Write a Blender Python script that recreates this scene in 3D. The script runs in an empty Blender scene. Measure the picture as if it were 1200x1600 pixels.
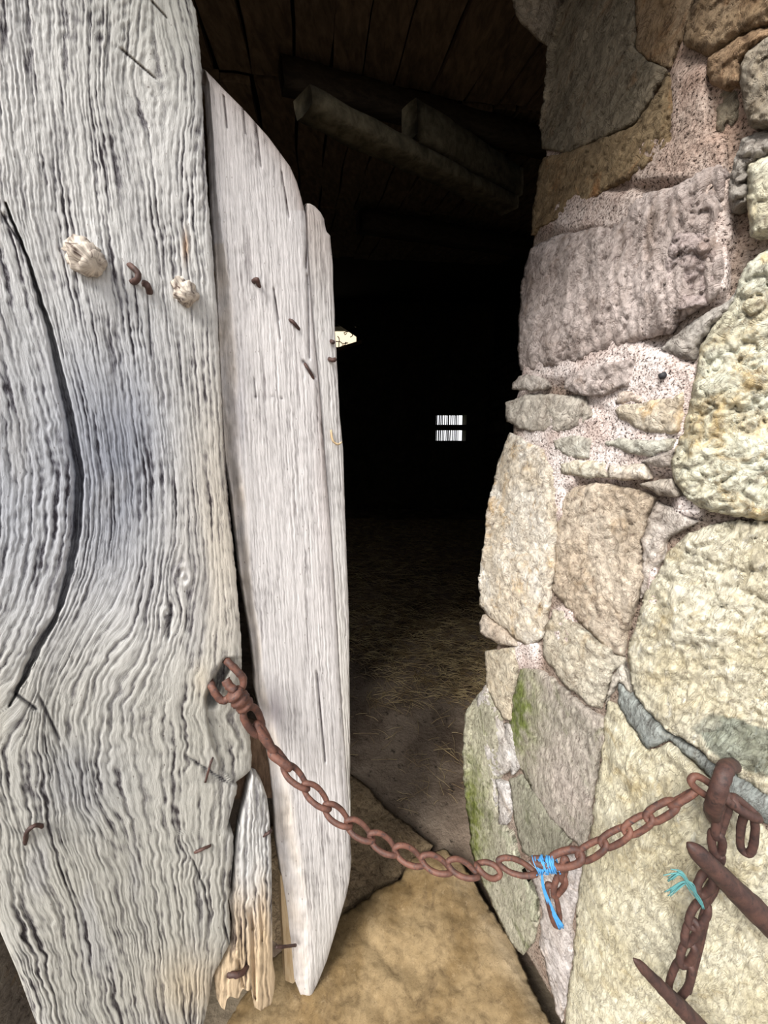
import bpy, math, random
import numpy as np
from mathutils import Vector, Matrix
from mathutils.geometry import delaunay_2d_cdt

random.seed(7)
RNG = np.random.default_rng(7)
SC = bpy.context.scene
COL = SC.collection

# ------------------------------------------------------------------ camera
F = 600.0                      # focal length in pixels of the 1200x1600 frame
PITCH = math.radians(12.0)
CAM = np.array([0.0, 0.0, 1.75])
cam_data = bpy.data.cameras.new('camera')
cam_data.sensor_fit = 'HORIZONTAL'
cam_data.sensor_width = 36.0
cam_data.lens = 36.0 * F / 1200.0
cam_data.clip_start = 0.01
cam = bpy.data.objects.new('camera', cam_data)
cam.location = CAM
cam.rotation_euler = (math.pi / 2 - PITCH, 0, 0)
COL.objects.link(cam)
SC.camera = cam

# ------------------------------------------------------------------ world, sun, exposure
world = bpy.data.worlds.new('world')
SC.world = world
world.use_nodes = True
wn = world.node_tree
bg = wn.nodes['Background']
bg.inputs['Color'].default_value = (0.97, 0.98, 1.0, 1)
bg.inputs['Strength'].default_value = 1.3
sun_data = bpy.data.lights.new('sun', 'SUN')
sun_data.energy = 6.2
sun_data.angle = math.radians(24)
sun_data.color = (1.0, 0.96, 0.89)
sun = bpy.data.objects.new('sun', sun_data)
sun.rotation_euler = Vector((0.41, 0.56, -0.72)).to_track_quat('-Z', 'Y').to_euler()
COL.objects.link(sun)
SC.view_settings.view_transform = 'Standard'
SC.view_settings.look = 'None'
SC.view_settings.gamma = 1.0
SC.view_settings.use_curve_mapping = False
SC.view_settings.exposure = 0.08
SC.cycles.max_bounces = 6
SC.cycles.diffuse_bounces = 4

# ------------------------------------------------------------------ helpers: rays and places
CP, SP = math.cos(PITCH), math.sin(PITCH)

def ray(px, py):
    px = np.asarray(px, float); py = np.asarray(py, float)
    x = (px - 600) / F; v = (800 - py) / F
    return np.stack([x + 0 * v, CP + SP * v + 0 * x, -SP + CP * v + 0 * x], -1)

def on_plane(px, py, q, n):
    d = ray(px, py); q = np.asarray(q, float); n = np.asarray(n, float)
    t = ((q - CAM) @ n) / (d @ n)
    return CAM + d * t[..., None]

def on_z(px, py, z, slope=0.0, y0=0.0):
    n = np.array([0, -slope, 1.0])
    return on_plane(px, py, (0, y0, z), n)

# door leaf: a vertical plane, hinged at the left and swung a little inwards
DP0 = np.array([-0.549, 0.56, 0.0]); DP1 = np.array([-0.086, 0.86, 0.0])
DD = (DP1 - DP0) / np.linalg.norm(DP1 - DP0)
DN = np.array([DD[1], -DD[0], 0.0])

def on_door(px, py, h=0.0):
    d = ray(px, py)
    t = ((DP0 - CAM) @ DN + h) / (d @ DN)
    return CAM + d * t[..., None]

# right jamb and wall face: plan curve, slightly battered towards the base
def on_wall(px, py, h=0.0):
    d = ray(px, py)
    a = d[..., 0] / d[..., 1]; e = d[..., 2] / d[..., 1]
    ab = np.interp(e, [-2.2, -1.27, -.49, .035, .53, .873], [.269, .269, .27, .307, .34, .372])
    yb = 1.15
    af, yf = 0.86, 0.575
    x0 = ab * yb; x1 = af * yf
    s = (a * yb - x0) / ((x1 - x0) - a * (yf - yb))
    Y = yb + (yf - yb) * s
    Y = np.where(s < 0, yb, Y)
    # rounded turn on to the outer face
    Yf = yf - 0.10 * (a - af)
    k = 0.03
    Y = k * np.logaddexp(Y / k, Yf / k)
    P = CAM + d * (Y / d[..., 1])[..., None]
    L = np.linalg.norm(P - CAM, axis=-1)
    return P + (CAM - P) * (h / L)[..., None]

# ------------------------------------------------------------------ helpers: noise
_perm = np.random.default_rng(11).permutation(4096).astype(np.int64)
_perm = np.concatenate([_perm, _perm, _perm[:10]])
_gr = np.random.default_rng(5).normal(size=(4096, 3)); _gr /= np.linalg.norm(_gr, axis=1)[:, None]

def noise(p):
    """gradient noise of N x 3 points, about -1..1"""
    p = np.asarray(p, float)
    i = np.floor(p).astype(np.int64); f = p - i
    w = f * f * f * (f * (f * 6 - 15) + 10)
    out = 0
    for dx in (0, 1):
        for dy in (0, 1):
            for dz in (0, 1):
                h = _perm[(_perm[(_perm[(i[..., 0] + dx) & 4095] + i[..., 1] + dy) & 4095] + i[..., 2] + dz) & 4095]
                g = _gr[h]
                v = g[..., 0] * (f[..., 0] - dx) + g[..., 1] * (f[..., 1] - dy) + g[..., 2] * (f[..., 2] - dz)
                wt = (w[..., 0] if dx else 1 - w[..., 0]) * (w[..., 1] if dy else 1 - w[..., 1]) * (w[..., 2] if dz else 1 - w[..., 2])
                out = out + v * wt
    return out * 1.6

def n2(u, v, s=0.0):
    return noise(np.stack([u, v, np.zeros_like(u) + s], -1))

def fbm(p, o=4, gain=.5):
    a = 1.0; t = 0; k = 1.0
    for _ in range(o):
        t = t + a * noise(p * k + 17.3 * k); a *= gain; k *= 2.03
    return t

def sstep(a, b, x):
    t = np.clip((x - a) / (b - a), 0, 1)
    return t * t * (3 - 2 * t)

def curve(pts):
    pts = sorted(pts)
    ys = np.array([p[0] for p in pts], float); xs = np.array([p[1] for p in pts], float)
    return lambda y: np.interp(y, ys, xs)

def smooth_curve(pts, n=60, r=12):
    """piecewise-linear curve softened with a box of r pixels"""
    c = curve(pts)
    offs = np.linspace(-r, r, 7)
    return lambda y: sum(c(np.asarray(y) + o) for o in offs) / 7

# ------------------------------------------------------------------ helpers: objects
def props(o, label=None, cat=None, group=None, kind=None):
    if label: o['label'] = label
    if cat: o['category'] = cat
    if group: o['group'] = group
    if kind: o['kind'] = kind
    return o

def empty(name, loc=(0, 0, 0), **kw):
    o = bpy.data.objects.new(name, None)
    o.empty_display_size = 0.05
    o.location = loc
    COL.objects.link(o)
    return props(o, **kw)

def mesh_obj(name, verts, faces, mat, parent=None, smooth=True, uv=None, attrs=None, cols=None, **kw):
    """verts in world space; parents are unrotated, so a child only subtracts the parent's place"""
    me = bpy.data.meshes.new(name)
    verts = np.asarray(verts, float)
    off = np.zeros(3)
    if parent is not None:
        off = world_of(parent)
    ctr = verts.mean(0)
    me.from_pydata((verts - ctr).tolist(), [], [tuple(f) for f in (faces.tolist() if hasattr(faces, 'tolist') else faces)])
    if smooth:
        me.polygons.foreach_set('use_smooth', [True] * len(me.polygons))
    if uv is not None:
        lay = me.uv_layers.new(name='UVMap')
        li = np.empty(len(me.loops), np.int32); me.loops.foreach_get('vertex_index', li)
        lay.data.foreach_set('uv', np.asarray(uv, np.float32)[li].ravel())
    for k, v in (attrs or {}).items():
        a = me.attributes.new(k, 'FLOAT', 'POINT'); a.data.foreach_set('value', np.asarray(v, np.float32))
    for k, v in (cols or {}).items():
        a = me.attributes.new(k, 'FLOAT_COLOR', 'POINT')
        v = np.asarray(v, np.float32)
        if v.shape[1] == 3: v = np.concatenate([v, np.ones((len(v), 1), np.float32)], 1)
        a.data.foreach_set('color', v.ravel())
    me.materials.append(mat)
    me.update()
    o = bpy.data.objects.new(name, me)
    o.location = ctr - off
    COL.objects.link(o)
    if parent is not None:
        o.parent = parent
    return props(o, **kw)

def world_of(o):
    p = np.zeros(3)
    while o is not None:
        p = p + np.array(o.location); o = o.parent
    return p

def box_vf(c, s, rot=None):
    c = np.array(c, float); s = np.array(s, float) / 2
    v = np.array([[x, y, z] for x in (-1, 1) for y in (-1, 1) for z in (-1, 1)], float) * s
    if rot is not None: v = v @ np.array(rot).T
    f = [(0, 1, 3, 2), (4, 6, 7, 5), (0, 4, 5, 1), (2, 3, 7, 6), (0, 2, 6, 4), (1, 5, 7, 3)]
    return v + c, f

def join_vf(parts):
    V, Fs, n = [], [], 0
    for v, f in parts:
        V.append(np.asarray(v)); Fs += [tuple(i + n for i in q) for q in f]; n += len(v)
    return np.concatenate(V), Fs

def tube_vf(path, rad, seg=10, closed=False, lump=0.0, seed=0.0):
    path = np.asarray(path, float); n = len(path)
    rad = np.zeros(n) + rad
    if closed:
        T = np.roll(path, -1, 0) - np.roll(path, 1, 0)
    else:
        T = np.gradient(path, axis=0)
    T /= np.linalg.norm(T, axis=1)[:, None] + 1e-12
    N = np.zeros_like(T)
    ref = np.array([0.3, 0.5, 0.81]);
    if abs(T[0] @ ref) > .9: ref = np.array([1., 0, 0])
    nn = np.cross(T[0], ref); nn /= np.linalg.norm(nn)
    for i in range(n):
        nn = nn - T[i] * (nn @ T[i]); nn /= np.linalg.norm(nn); N[i] = nn
    B = np.cross(T, N)
    th = np.linspace(0, 2 * math.pi, seg, endpoint=False)
    V = path[:, None] + rad[:, None, None] * (np.cos(th)[None, :, None] * N[:, None] + np.sin(th)[None, :, None] * B[:, None])
    V = V.reshape(-1, 3)
    if lump:
        C = np.repeat(path, seg, 0)
        d = V - C
        V = C + d * (1 + lump * fbm(V * 140 + seed, 3))[:, None]
    Fs = []
    m = n if closed else n - 1
    if closed:
        # match the twist at the seam
        sh = int(np.argmin([np.linalg.norm(V[k] - V[(n - 1) * seg]) for k in range(seg)]))
    for i in range(m):
        j = (i + 1) % n
        s = sh if (closed and j == 0) else 0
        for k in range(seg):
            k2 = (k + 1) % seg
            Fs.append((i * seg + k, i * seg + k2, j * seg + (k2 + s) % seg, j * seg + (k + s) % seg))
    if not closed:
        Fs.append(tuple(range(seg - 1, -1, -1))); Fs.append(tuple(range((n - 1) * seg, n * seg)))
    return V, Fs

def crm(pts, k=6):
    """Catmull-Rom through the points"""
    P = np.asarray(pts, float)
    P = np.concatenate([[2 * P[0] - P[1]], P, [2 * P[-1] - P[-2]]])
    out = []
    for i in range(1, len(P) - 2):
        for t in np.linspace(0, 1, k, endpoint=False):
            a, b, c, d = P[i - 1], P[i], P[i + 1], P[i + 2]
            out.append(.5 * ((2 * b) + (c - a) * t + (2 * a - 5 * b + 4 * c - d) * t * t + (3 * b - a - 3 * c + d) * t ** 3))
    out.append(P[-2])
    return np.array(out)

# ------------------------------------------------------------------ materials
class NT:
    def __init__(self, name):
        self.m = bpy.data.materials.new(name); self.m.use_nodes = True
        self.t = self.m.node_tree; self.t.nodes.clear()
        self.out = self.t.nodes.new('ShaderNodeOutputMaterial')
        self.b = self.t.nodes.new('ShaderNodeBsdfPrincipled')
        self.t.links.new(self.b.outputs[0], self.out.inputs[0])
        self.tc = self.t.nodes.new('ShaderNodeTexCoord')
    def set(self, node, key, val):
        s = node.inputs[key]
        if isinstance(val, bpy.types.NodeSocket): self.t.links.new(val, s)
        else: s.default_value = val
    def n(self, typ, props=None, **ins):
        nd = self.t.nodes.new(typ)
        for k, v in (props or {}).items(): setattr(nd, k, v)
        for k, v in ins.items(): self.set(nd, k.replace('_', ' ') if k.replace('_', ' ') in nd.inputs else k, v)
        return nd
    def mapping(self, src, scale, rot=(0, 0, 0), loc=(0, 0, 0)):
        nd = self.t.nodes.new('ShaderNodeMapping')
        self.t.links.new(src, nd.inputs['Vector'])
        nd.inputs['Scale'].default_value = scale; nd.inputs['Rotation'].default_value = rot; nd.inputs['Location'].default_value = loc
        return nd.outputs[0]
    def noise(self, vec, scale, detail=5, rough=.55, dist=0.0):
        nd = self.n('ShaderNodeTexNoise', Vector=vec, Scale=scale, Detail=detail, Roughness=rough, Distortion=dist)
        return nd.outputs['Fac']
    def vor(self, vec, scale, feat='F1'):
        nd = self.n('ShaderNodeTexVoronoi', {'feature': feat}, Vector=vec, Scale=scale)
        return nd.outputs['Distance']
    def ramp(self, fac, stops, interp='LINEAR'):
        nd = self.t.nodes.new('ShaderNodeValToRGB'); self.t.links.new(fac, nd.inputs[0])
        cr = nd.color_ramp; cr.interpolation = interp
        while len(cr.elements) < len(stops): cr.elements.new(.5)
        for e, (p, c) in zip(cr.elements, stops):
            e.position = p; e.color = (*c, 1) if hasattr(c, '__len__') else (c, c, c, 1)
        return nd.outputs[0]
    def mix(self, fac, a, b, mode='MIX'):
        nd = self.t.nodes.new('ShaderNodeMix'); nd.data_type = 'RGBA'; nd.blend_type = mode
        for i, v in ((0, fac), (6, a), (7, b)):
            if isinstance(v, bpy.types.NodeSocket): self.t.links.new(v, nd.inputs[i])
            elif i == 0: nd.inputs[0].default_value = v
            else: nd.inputs[i].default_value = (*v, 1) if len(v) == 3 else v
        return nd.outputs[2]
    def math(self, op, a, b=0.0):
        nd = self.t.nodes.new('ShaderNodeMath'); nd.operation = op
        for i, v in ((0, a), (1, b)):
            if isinstance(v, bpy.types.NodeSocket): self.t.links.new(v, nd.inputs[i])
            else: nd.inputs[i].default_value = v
        return nd.outputs[0]
    def attr(self, name):
        nd = self.t.nodes.new('ShaderNodeAttribute'); nd.attribute_name = name
        return nd
    def bump(self, h, strength=.5, dist=.002, normal=None):
        nd = self.t.nodes.new('ShaderNodeBump')
        self.t.links.new(h, nd.inputs['Height']); nd.inputs['Strength'].default_value = strength; nd.inputs['Distance'].default_value = dist
        if normal is not None: self.t.links.new(normal, nd.inputs['Normal'])
        return nd.outputs[0]
    def done(self, color, rough=.85, normal=None, spec=.3, metal=0.0):
        self.set(self.b, 'Base Color', color if isinstance(color, bpy.types.NodeSocket) else (*color, 1))
        self.set(self.b, 'Roughness', rough)
        self.b.inputs['Specular IOR Level'].default_value = spec
        self.b.inputs['Metallic'].default_value = metal
        if normal is not None: self.t.links.new(normal, self.b.inputs['Normal'])
        return self.m

def weathered_wood(name, fu=260, fv=9, light=(.49, .485, .48), mid=(.215, .205, .22), dark=(.050, .042, .048), gk=.86):
    t = NT(name)
    uv = t.tc.outputs['UV']
    m1 = t.mapping(uv, (fu, fv, 1))
    m2 = t.mapping(uv, (fu * 2.6, fv * 5, 1), loc=(3, 1, 0))
    a = t.noise(m1, 1.0, 5, .65, .5)
    b = t.noise(m2, 1.0, 4, .7, .3)
    blot = t.noise(t.mapping(uv, (26, 7, 1), loc=(9, 4, 0)), 1.0, 4, .6, .3)
    g = t.attr('groove').outputs['Fac']
    fine = t.math('ADD', t.math('MULTIPLY', a, .6), t.math('MULTIPLY', b, .4))
    v = t.math('ADD', t.math('MULTIPLY', g, gk), t.math('MULTIPLY', t.math('SUBTRACT', fine, .5), 1.9))
    v = t.math('ADD', v, t.math('MULTIPLY', t.math('SUBTRACT', blot, .5), .55))
    c = t.ramp(v, [(-.0, dark), (.18, mid), (.50, light), (.95, tuple(min(1, x * 1.35) for x in light))])
    tint = t.attr('tint').outputs['Color']
    c = t.mix(1.0, c, tint, 'MULTIPLY')
    holes = t.vor(t.mapping(uv, (110, 45, 1)), 1.0)
    hm = t.ramp(holes, [(.05, (.15, .1, .08)), (.09, (1, 1, 1))])
    c = t.mix(.6, c, hm, 'MULTIPLY')
    nb = t.bump(fine, .9, .003)
    return t.done(c, .82, nb, .25)

def stone_mat(name, ca, cb, cc, streak=False, scale=1.0, speck=.5, bump=.7, moss=None, soft=1.0, crack=.55):
    """ca main, cb second, cc stain"""
    t = NT(name)
    o = t.n('ShaderNodeNewGeometry').outputs['Position']
    uv = t.tc.outputs['UV']
    base = t.mapping(uv, (1, 1, 1)) if streak else o
    if streak:
        vec = t.mapping(uv, (1.0, .30, 1.0))
        k = 60 * scale
    else:
        vec = o; k = 22 * scale
    big = t.noise(o, 7 * scale, 4, .6, .5)
    c = t.mix(t.ramp(big, [(.40, 0.0), (.60, 1.0)]), ca, cb)
    st = t.noise(o, 13 * scale, 6, .65, 1.2)
    c = t.mix(t.ramp(st, [(.54, 0.0), (.68, .8)]), c, cc)
    med = t.noise(vec, k * 2.2, 9, .74, .7)
    c = t.mix(soft, c, t.ramp(med, [(.33, (.34, .30, .29)), (.44, (.86, .835, .82)), (.54, (1.2, 1.19, 1.18)), (.68, (1.45, 1.44, 1.43))]), 'MULTIPLY')
    crust = t.noise(vec if streak else o, (95 if streak else 60) * scale, 7, .78, .8)
    c = t.mix(t.ramp(crust, [(.56, 0.0), (.70, .6)]), c, tuple(min(.85, x * 1.35 + .03) for x in cb))
    sp = t.noise(o, 260, 3, .75)
    c = t.mix(speck, c, t.ramp(sp, [(.34, (.25, .2, .2)), (.42, (1, 1, 1))]), 'MULTIPLY')
    tint = t.attr('tint').outputs['Color']
    c = t.mix(1.0, c, tint, 'MULTIPLY')
    vein = t.math('ABSOLUTE', t.math('SUBTRACT', t.noise(vec, k * .8, 5, .6, 1.5), .5))
    vein = t.ramp(vein, [(0.0, 0.0), (.035, 1.0)])
    c = t.mix(crack, c, t.ramp(vein, [(0.0, (.35, .3, .28)), (.35, (1, 1, 1))]), 'MULTIPLY')
    h = t.math('ADD', t.math('MULTIPLY', med, 1.25), t.math('MULTIPLY', vein, .4 * crack))
    nb = t.bump(h, min(1.0, bump * 1.3), .011)
    nb = t.bump(t.noise(o, 300, 4, .7), .35, .0015, nb)
    return t.done(c, .9, nb, .2)

def mortar_mat():
    t = NT('lime_mortar')
    o = t.n('ShaderNodeNewGeometry').outputs['Position']
    c = t.mix(t.ramp(t.noise(o, 14, 4), [(.35, 0.0), (.6, 1.0)]), (.60, .50, .47), (.76, .70, .69))
    s = t.noise(o, 210, 3, .75)
    c = t.mix(1.0, c, t.ramp(s, [(.37, (.05, .04, .04)), (.45, (.78, .74, .72)), (.62, (1.2, 1.2, 1.2))]), 'MULTIPLY')
    c = t.mix(1.0, c, t.attr('tint').outputs['Color'], 'MULTIPLY')
    nb = t.bump(t.math('ADD', t.noise(o, 90, 5, .7), t.math('MULTIPLY', s, .5)), .9, .006)
    return t.done(c, .95, nb, .1)

def rust_mat(name, a=(.066, .029, .022), b=(.145, .062, .043), c3=(.045, .028, .028)):
    t = NT(name)
    o = t.n('ShaderNodeNewGeometry').outputs['Position']
    c = t.mix(t.ramp(t.noise(o, 45, 5, .65), [(.38, 0.0), (.62, 1.0)]), a, b)
    c = t.mix(t.ramp(t.noise(o, 110, 4, .6), [(.55, 0.0), (.7, 1.0)]), c, c3)
    nb = t.bump(t.noise(o, 380, 4, .7), .5, .0012)
    return t.done(c, .62, nb, .45)

def simple_wood(name, a, b, axis=(6, 60, 60), s=1.0):
    t = NT(name)
    o = t.n('ShaderNodeNewGeometry').outputs['Position']
    n1 = t.noise(t.mapping(o, axis), s, 6, .65, .4)
    c = t.mix(t.ramp(n1, [(.35, 0.0), (.65, 1.0)]), a, b)
    return t.done(c, .85, t.bump(n1, .6, .004), .2)

M_WOOD1 = weathered_wood('silvered_oak', 420, 34)
M_WOOD2 = weathered_wood('pale_silvered_board', 300, 14, (.56, .545, .545), (.31, .29, .295), (.085, .065, .06), gk=.76)
M_MORTAR = mortar_mat()
M_RUST = rust_mat('rusty_iron')
M_RUSTD = rust_mat('dark_rusty_iron', (.038, .019, .017), (.078, .037, .029), (.024, .014, .013))

# ------------------------------------------------------------------ floors and ground
def grid_obj(name, x0, x1, y0, y1, nx, ny, zf, mat, **kw):
    xs = np.linspace(x0, x1, nx); ys = np.linspace(y0, y1, ny)
    X, Y = np.meshgrid(xs, ys)
    P = np.stack([X.ravel(), Y.ravel(), zf(X.ravel(), Y.ravel())], -1)
    idx = np.arange(nx * ny).reshape(ny, nx)
    q = np.stack([idx[:-1, :-1], idx[:-1, 1:], idx[1:, 1:], idx[1:, :-1]], -1).reshape(-1, 4)
    return mesh_obj(name, P, q, mat, **kw)

def dirt_mat():
    t = NT('trodden_earth')
    o = t.n('ShaderNodeNewGeometry').outputs['Position']
    c = t.mix(t.ramp(t.noise(o, 4, 6, .65, .6), [(.35, 0.0), (.65, 1.0)]), (.15, .108, .08), (.38, .30, .235))
    c = t.mix(t.ramp(t.noise(o, 60, 4, .7), [(.62, 0.0), (.72, .7)]), c, (.30, .25, .2))
    c = t.mix(t.ramp(t.noise(o, 30, 5, .7), [(.32, .8), (.42, 0.0)]), c, (.02, .015, .012))
    return t.done(c, .9, t.bump(t.noise(o, 45, 7, .7), .8, .02), .25)
M_DIRT = dirt_mat()
def fz(X, Y):
    p = np.stack([X * 1.6, Y * 1.6, X * 0], -1)
    return .025 * fbm(p, 4) - .01
floor = grid_obj('floor', -4.2, 2.3, .95, 8.7, 180, 220, fz, M_DIRT, kind='structure', label='dark trodden earth floor inside the barn, strewn with straw')

def grass_mat():
    t = NT('yard_ground')
    o = t.n('ShaderNodeNewGeometry').outputs['Position']
    c = t.mix(t.ramp(t.noise(o, 3, 5), [(.4, 0.0), (.6, 1.0)]), (.13, .10, .075), (.22, .18, .13))
    return t.done(c, .95, t.bump(t.noise(o, 30, 6), .6, .02), .1)
M_YARD = grass_mat()
gv = [box_vf((0, -4.9, -.13), (24, 12.3, .16))]
mesh_obj('ground', *join_vf(gv), M_YARD, smooth=False, kind='structure', label='bare pale yard in front of the doorway')
gv = [box_vf((0, 40, -.2), (80, 62, .1))]
M_FIELD = NT('field').done((.14, .22, .06), .95)
mesh_obj('ground', *join_vf(gv), M_FIELD, smooth=False, kind='structure', label='green field behind the barn, glimpsed through the wall slits')

# ------------------------------------------------------------------ barn shell
M_SHELL = stone_mat('unlit_dark_stone', (.06, .05, .042), (.03, .026, .022), (.09, .07, .05), speck=.2)  # near-black stone colour stands in for the barn's unlit interior
YB = 8.6
# far wall with the barred slits and the broken gable opening
slit = dict(x0=1.14, x1=1.80, z=[(1.52, 1.75), (1.87, 2.08)])
hole = (-1.25, -.58, 3.46, 3.86)
bw = []
def wbox(x0, x1, z0, z1): bw.append(box_vf(((x0 + x1) / 2, YB + .2, (z0 + z1) / 2), (x1 - x0, .4, z1 - z0)))
wbox(-4.3, hole[0], -.2, 5.2)
wbox(hole[0], hole[1], -.2, hole[2]); wbox(hole[0], hole[1], hole[3], 5.2)
wbox(hole[1], slit['x0'], -.2, 5.2)
wbox(slit['x0'], slit['x1'], -.2, 1.52); wbox(slit['x0'], slit['x1'], 1.75, 1.87); wbox(slit['x0'], slit['x1'], 2.08, 5.2)
wbox(slit['x1'], 2.5, -.2, 5.2)
V, Fc = join_vf(bw)
tint1 = lambda V: np.ones((len(V), 3))
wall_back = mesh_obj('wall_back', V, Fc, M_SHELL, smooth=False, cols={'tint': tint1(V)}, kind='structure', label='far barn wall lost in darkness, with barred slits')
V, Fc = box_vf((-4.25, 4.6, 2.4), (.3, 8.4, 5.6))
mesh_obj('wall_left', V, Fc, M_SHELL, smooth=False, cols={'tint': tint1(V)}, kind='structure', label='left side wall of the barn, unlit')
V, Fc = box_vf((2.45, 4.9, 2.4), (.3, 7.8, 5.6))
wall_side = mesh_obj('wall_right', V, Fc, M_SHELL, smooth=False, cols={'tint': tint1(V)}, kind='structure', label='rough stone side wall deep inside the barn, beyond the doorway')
# front wall either side of the doorway and above it (mostly outside the frame)
M_FRONT = stone_mat('grey_brown_stone', (.30, .26, .21), (.22, .19, .16), (.36, .25, .14), speck=.4)
fw = [box_vf((-2.55, .80, 2.0), (3.5, .62, 4.4)), box_vf((1.66, .99, 2.0), (1.7, .36, 4.4)),
      box_vf((1.75, .85, 2.0), (2.24, .44, 4.4))]
fw.append(box_vf((0.0, .95, 3.35), (3.4, .60, .9)))
V, Fc = join_vf(fw)
mesh_obj('wall_front', V, Fc, M_FRONT, smooth=False, cols={'tint': tint1(V)}, kind='structure', label='outer barn wall around and above the doorway')
# added eave above the frame, sized to shade the jamb top
V, Fc = join_vf([box_vf((0, .52, 2.97), (6.0, .50, .10), rot=Matrix.Rotation(math.radians(14), 3, 'X'))])
M_ROOFW = simple_wood('roof_boards', (.085, .062, .042), (.20, .145, .10), (14, 3, 14), 3)
eave = mesh_obj('shade_eave_1', V, Fc, simple_wood('shade_eave_board', (.10, .08, .06), (.2, .15, .1)), smooth=False, kind='structure', label='added boarded eave out of view, shading the top of the jamb')

# ------------------------------------------------------------------ ceiling boards and beams
CZ, CS, CY = 2.98, .17, 1.2
def on_ceiling(px, py, dz=0.0): return on_z(px, py, CZ + dz, CS, CY)
cv = box_vf((-.9, 4.9, CZ + .13 + CS * (4.9 - CY)), (7.0, 8.6, .10), rot=Matrix.Rotation(math.atan(CS), 3, 'X'))
M_ROOFDARK = NT('roof_darkness').done((.018, .014, .011), .95)  # near-black sheet paints in the unlit dark behind the board gaps
ceiling = mesh_obj('ceiling', cv[0], cv[1], M_ROOFDARK, smooth=False, kind='structure', label='boarded roof underside in deep shadow')
# boards run inwards; gaps between them stay black
p0 = on_ceiling(725., 0.)[:2]; p1 = on_ceiling(657., 155.)[:2]
bd = (p1 - p0) / np.linalg.norm(p1 - p0); bn = np.array([bd[1], -bd[0]])
def board_pts(s0, s1, t0, t1, jit):
    V = []
    c = [(s0, t0), (s1, t0), (s1, t1), (s0, t1)]
    k = 10
    top = []
    for i in range(k + 1):
        t = t0 + (t1 - t0) * i / k
        for s in (s0, (s0 + s1) / 2, s1):
            w = .006 * math.sin(t * 9 + jit * 5 + s * 3)
            xy = p0 + bn * (s + w) + bd * t
            z = CZ + CS * (xy[1] - CY) + jit * .012 + (.004 if s == (s0 + s1) / 2 else 0)
            top.append((xy[0], xy[1], z))
    V = np.array(top); n = len(V)
    V = np.concatenate([V, V + [0, 0, .03]])
    Fs = []
    for i in range(k):
        for j in range(2):
            a = i * 3 + j
            Fs.append((a, a + 1, a + 4, a + 3)); Fs.append((a + n, a + n + 3, a + n + 4, a + n + 1))
        Fs.append((i * 3, i * 3 + 3, i * 3 + 3 + n, i * 3 + n)); Fs.append((i * 3 + 2, i * 3 + 2 + n, i * 3 + 5 + n, i * 3 + 5))
    Fs.append((0, n, 1 + n, 1)); Fs.append((1, 1 + n, 2 + n, 2)); m = k * 3
    Fs.append((m, m + 1, m + 1 + n, m + n)); Fs.append((m + 1, m + 2, m + 2 + n, m + 1 + n))
    return V, Fs
s = -2.2
while s < 1.6:
    w = random.uniform(.115, .165)
    # courses of boards, butted over the purlins
    for (t0, t1) in ((-.75, .46), (.50, 1.75), (1.78, 3.2)):
        V, Fs = board_pts(s, s + w - random.uniform(.006, .014), t0, t1 + random.uniform(-.015, .015), random.uniform(-1, 1))
        mesh_obj('plank', V, Fs, M_ROOFW, ceiling, smooth=False)
    s += w
def beam(pa, pb, half_w, depth, dz, mat, name='beam', **kw):
    """squared, slightly warped beam under the boards, from pixel pa to pixel pb"""
    A = on_ceiling(float(pa[0]), float(pa[1]), dz); B = on_ceiling(float(pb[0]), float(pb[1]), dz)
    d = B - A; L = np.linalg.norm(d); d /= L
    n = np.cross(d, [0, 0, 1]); n /= np.linalg.norm(n); u = np.cross(n, d)
    k = 24; V = []; m = 12
    for i in range(k + 1):
        t = i / k
        for j in range(m):
            a = 2 * math.pi * (j + .5) / m
            ca, sa = math.cos(a), math.sin(a)
            r = 1 / max(abs(ca), abs(sa)) ** .8
            q = A + d * L * t + n * ca * r * half_w + u * sa * r * depth / 2
            V.append(q)
    V = np.array(V); V += .006 * np.stack([noise(V * 9), noise(V * 9 + 5), noise(V * 9 + 9)], -1)
    Fs = [(i * m + j, i * m + (j + 1) % m, (i + 1) * m + (j + 1) % m, (i + 1) * m + j) for i in range(k) for j in range(m)]
    Fs += [tuple(range(m)), tuple(range(k * m, k * m + m))[::-1]]
    return mesh_obj(name, V, Fs, mat, ceiling, **kw)
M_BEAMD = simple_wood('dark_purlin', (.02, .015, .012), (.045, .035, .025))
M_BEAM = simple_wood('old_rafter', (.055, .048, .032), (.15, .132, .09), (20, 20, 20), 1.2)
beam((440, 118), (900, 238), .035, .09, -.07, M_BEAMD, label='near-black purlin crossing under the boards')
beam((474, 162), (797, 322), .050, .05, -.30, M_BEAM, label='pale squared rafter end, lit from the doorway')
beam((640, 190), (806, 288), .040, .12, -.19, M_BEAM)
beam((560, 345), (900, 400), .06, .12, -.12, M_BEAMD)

# ------------------------------------------------------------------ far openings
win = empty('window_1', ((slit['x0'] + slit['x1']) / 2, YB, 1.5), kind='structure', label='pair of barred slits glowing in the far wall')
M_BAR = simple_wood('window_bars', (.02, .016, .013), (.05, .04, .03))
x = slit['x0'] + .02
k = 0
while x < slit['x1'] - .02:
    wd = random.uniform(.014, .03) if k < 11 else random.uniform(.01, .016)
    V, Fc = box_vf((x, YB + .05 + random.uniform(-.004, .004), 1.8), (wd, .022, .66), rot=Matrix.Rotation(random.uniform(-.02, .02), 3, 'Y'))
    mesh_obj('picket', V, Fc, M_BAR, win, smooth=False)
    x += random.uniform(.036, .05) if k < 11 else random.uniform(.06, .10)
    k += 1
V, Fc = box_vf(((slit['x0'] + slit['x1']) / 2, YB + .08, 1.81), (.70, .03, .10)); mesh_obj('rail', V, Fc, M_BAR, win, smooth=False)
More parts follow.
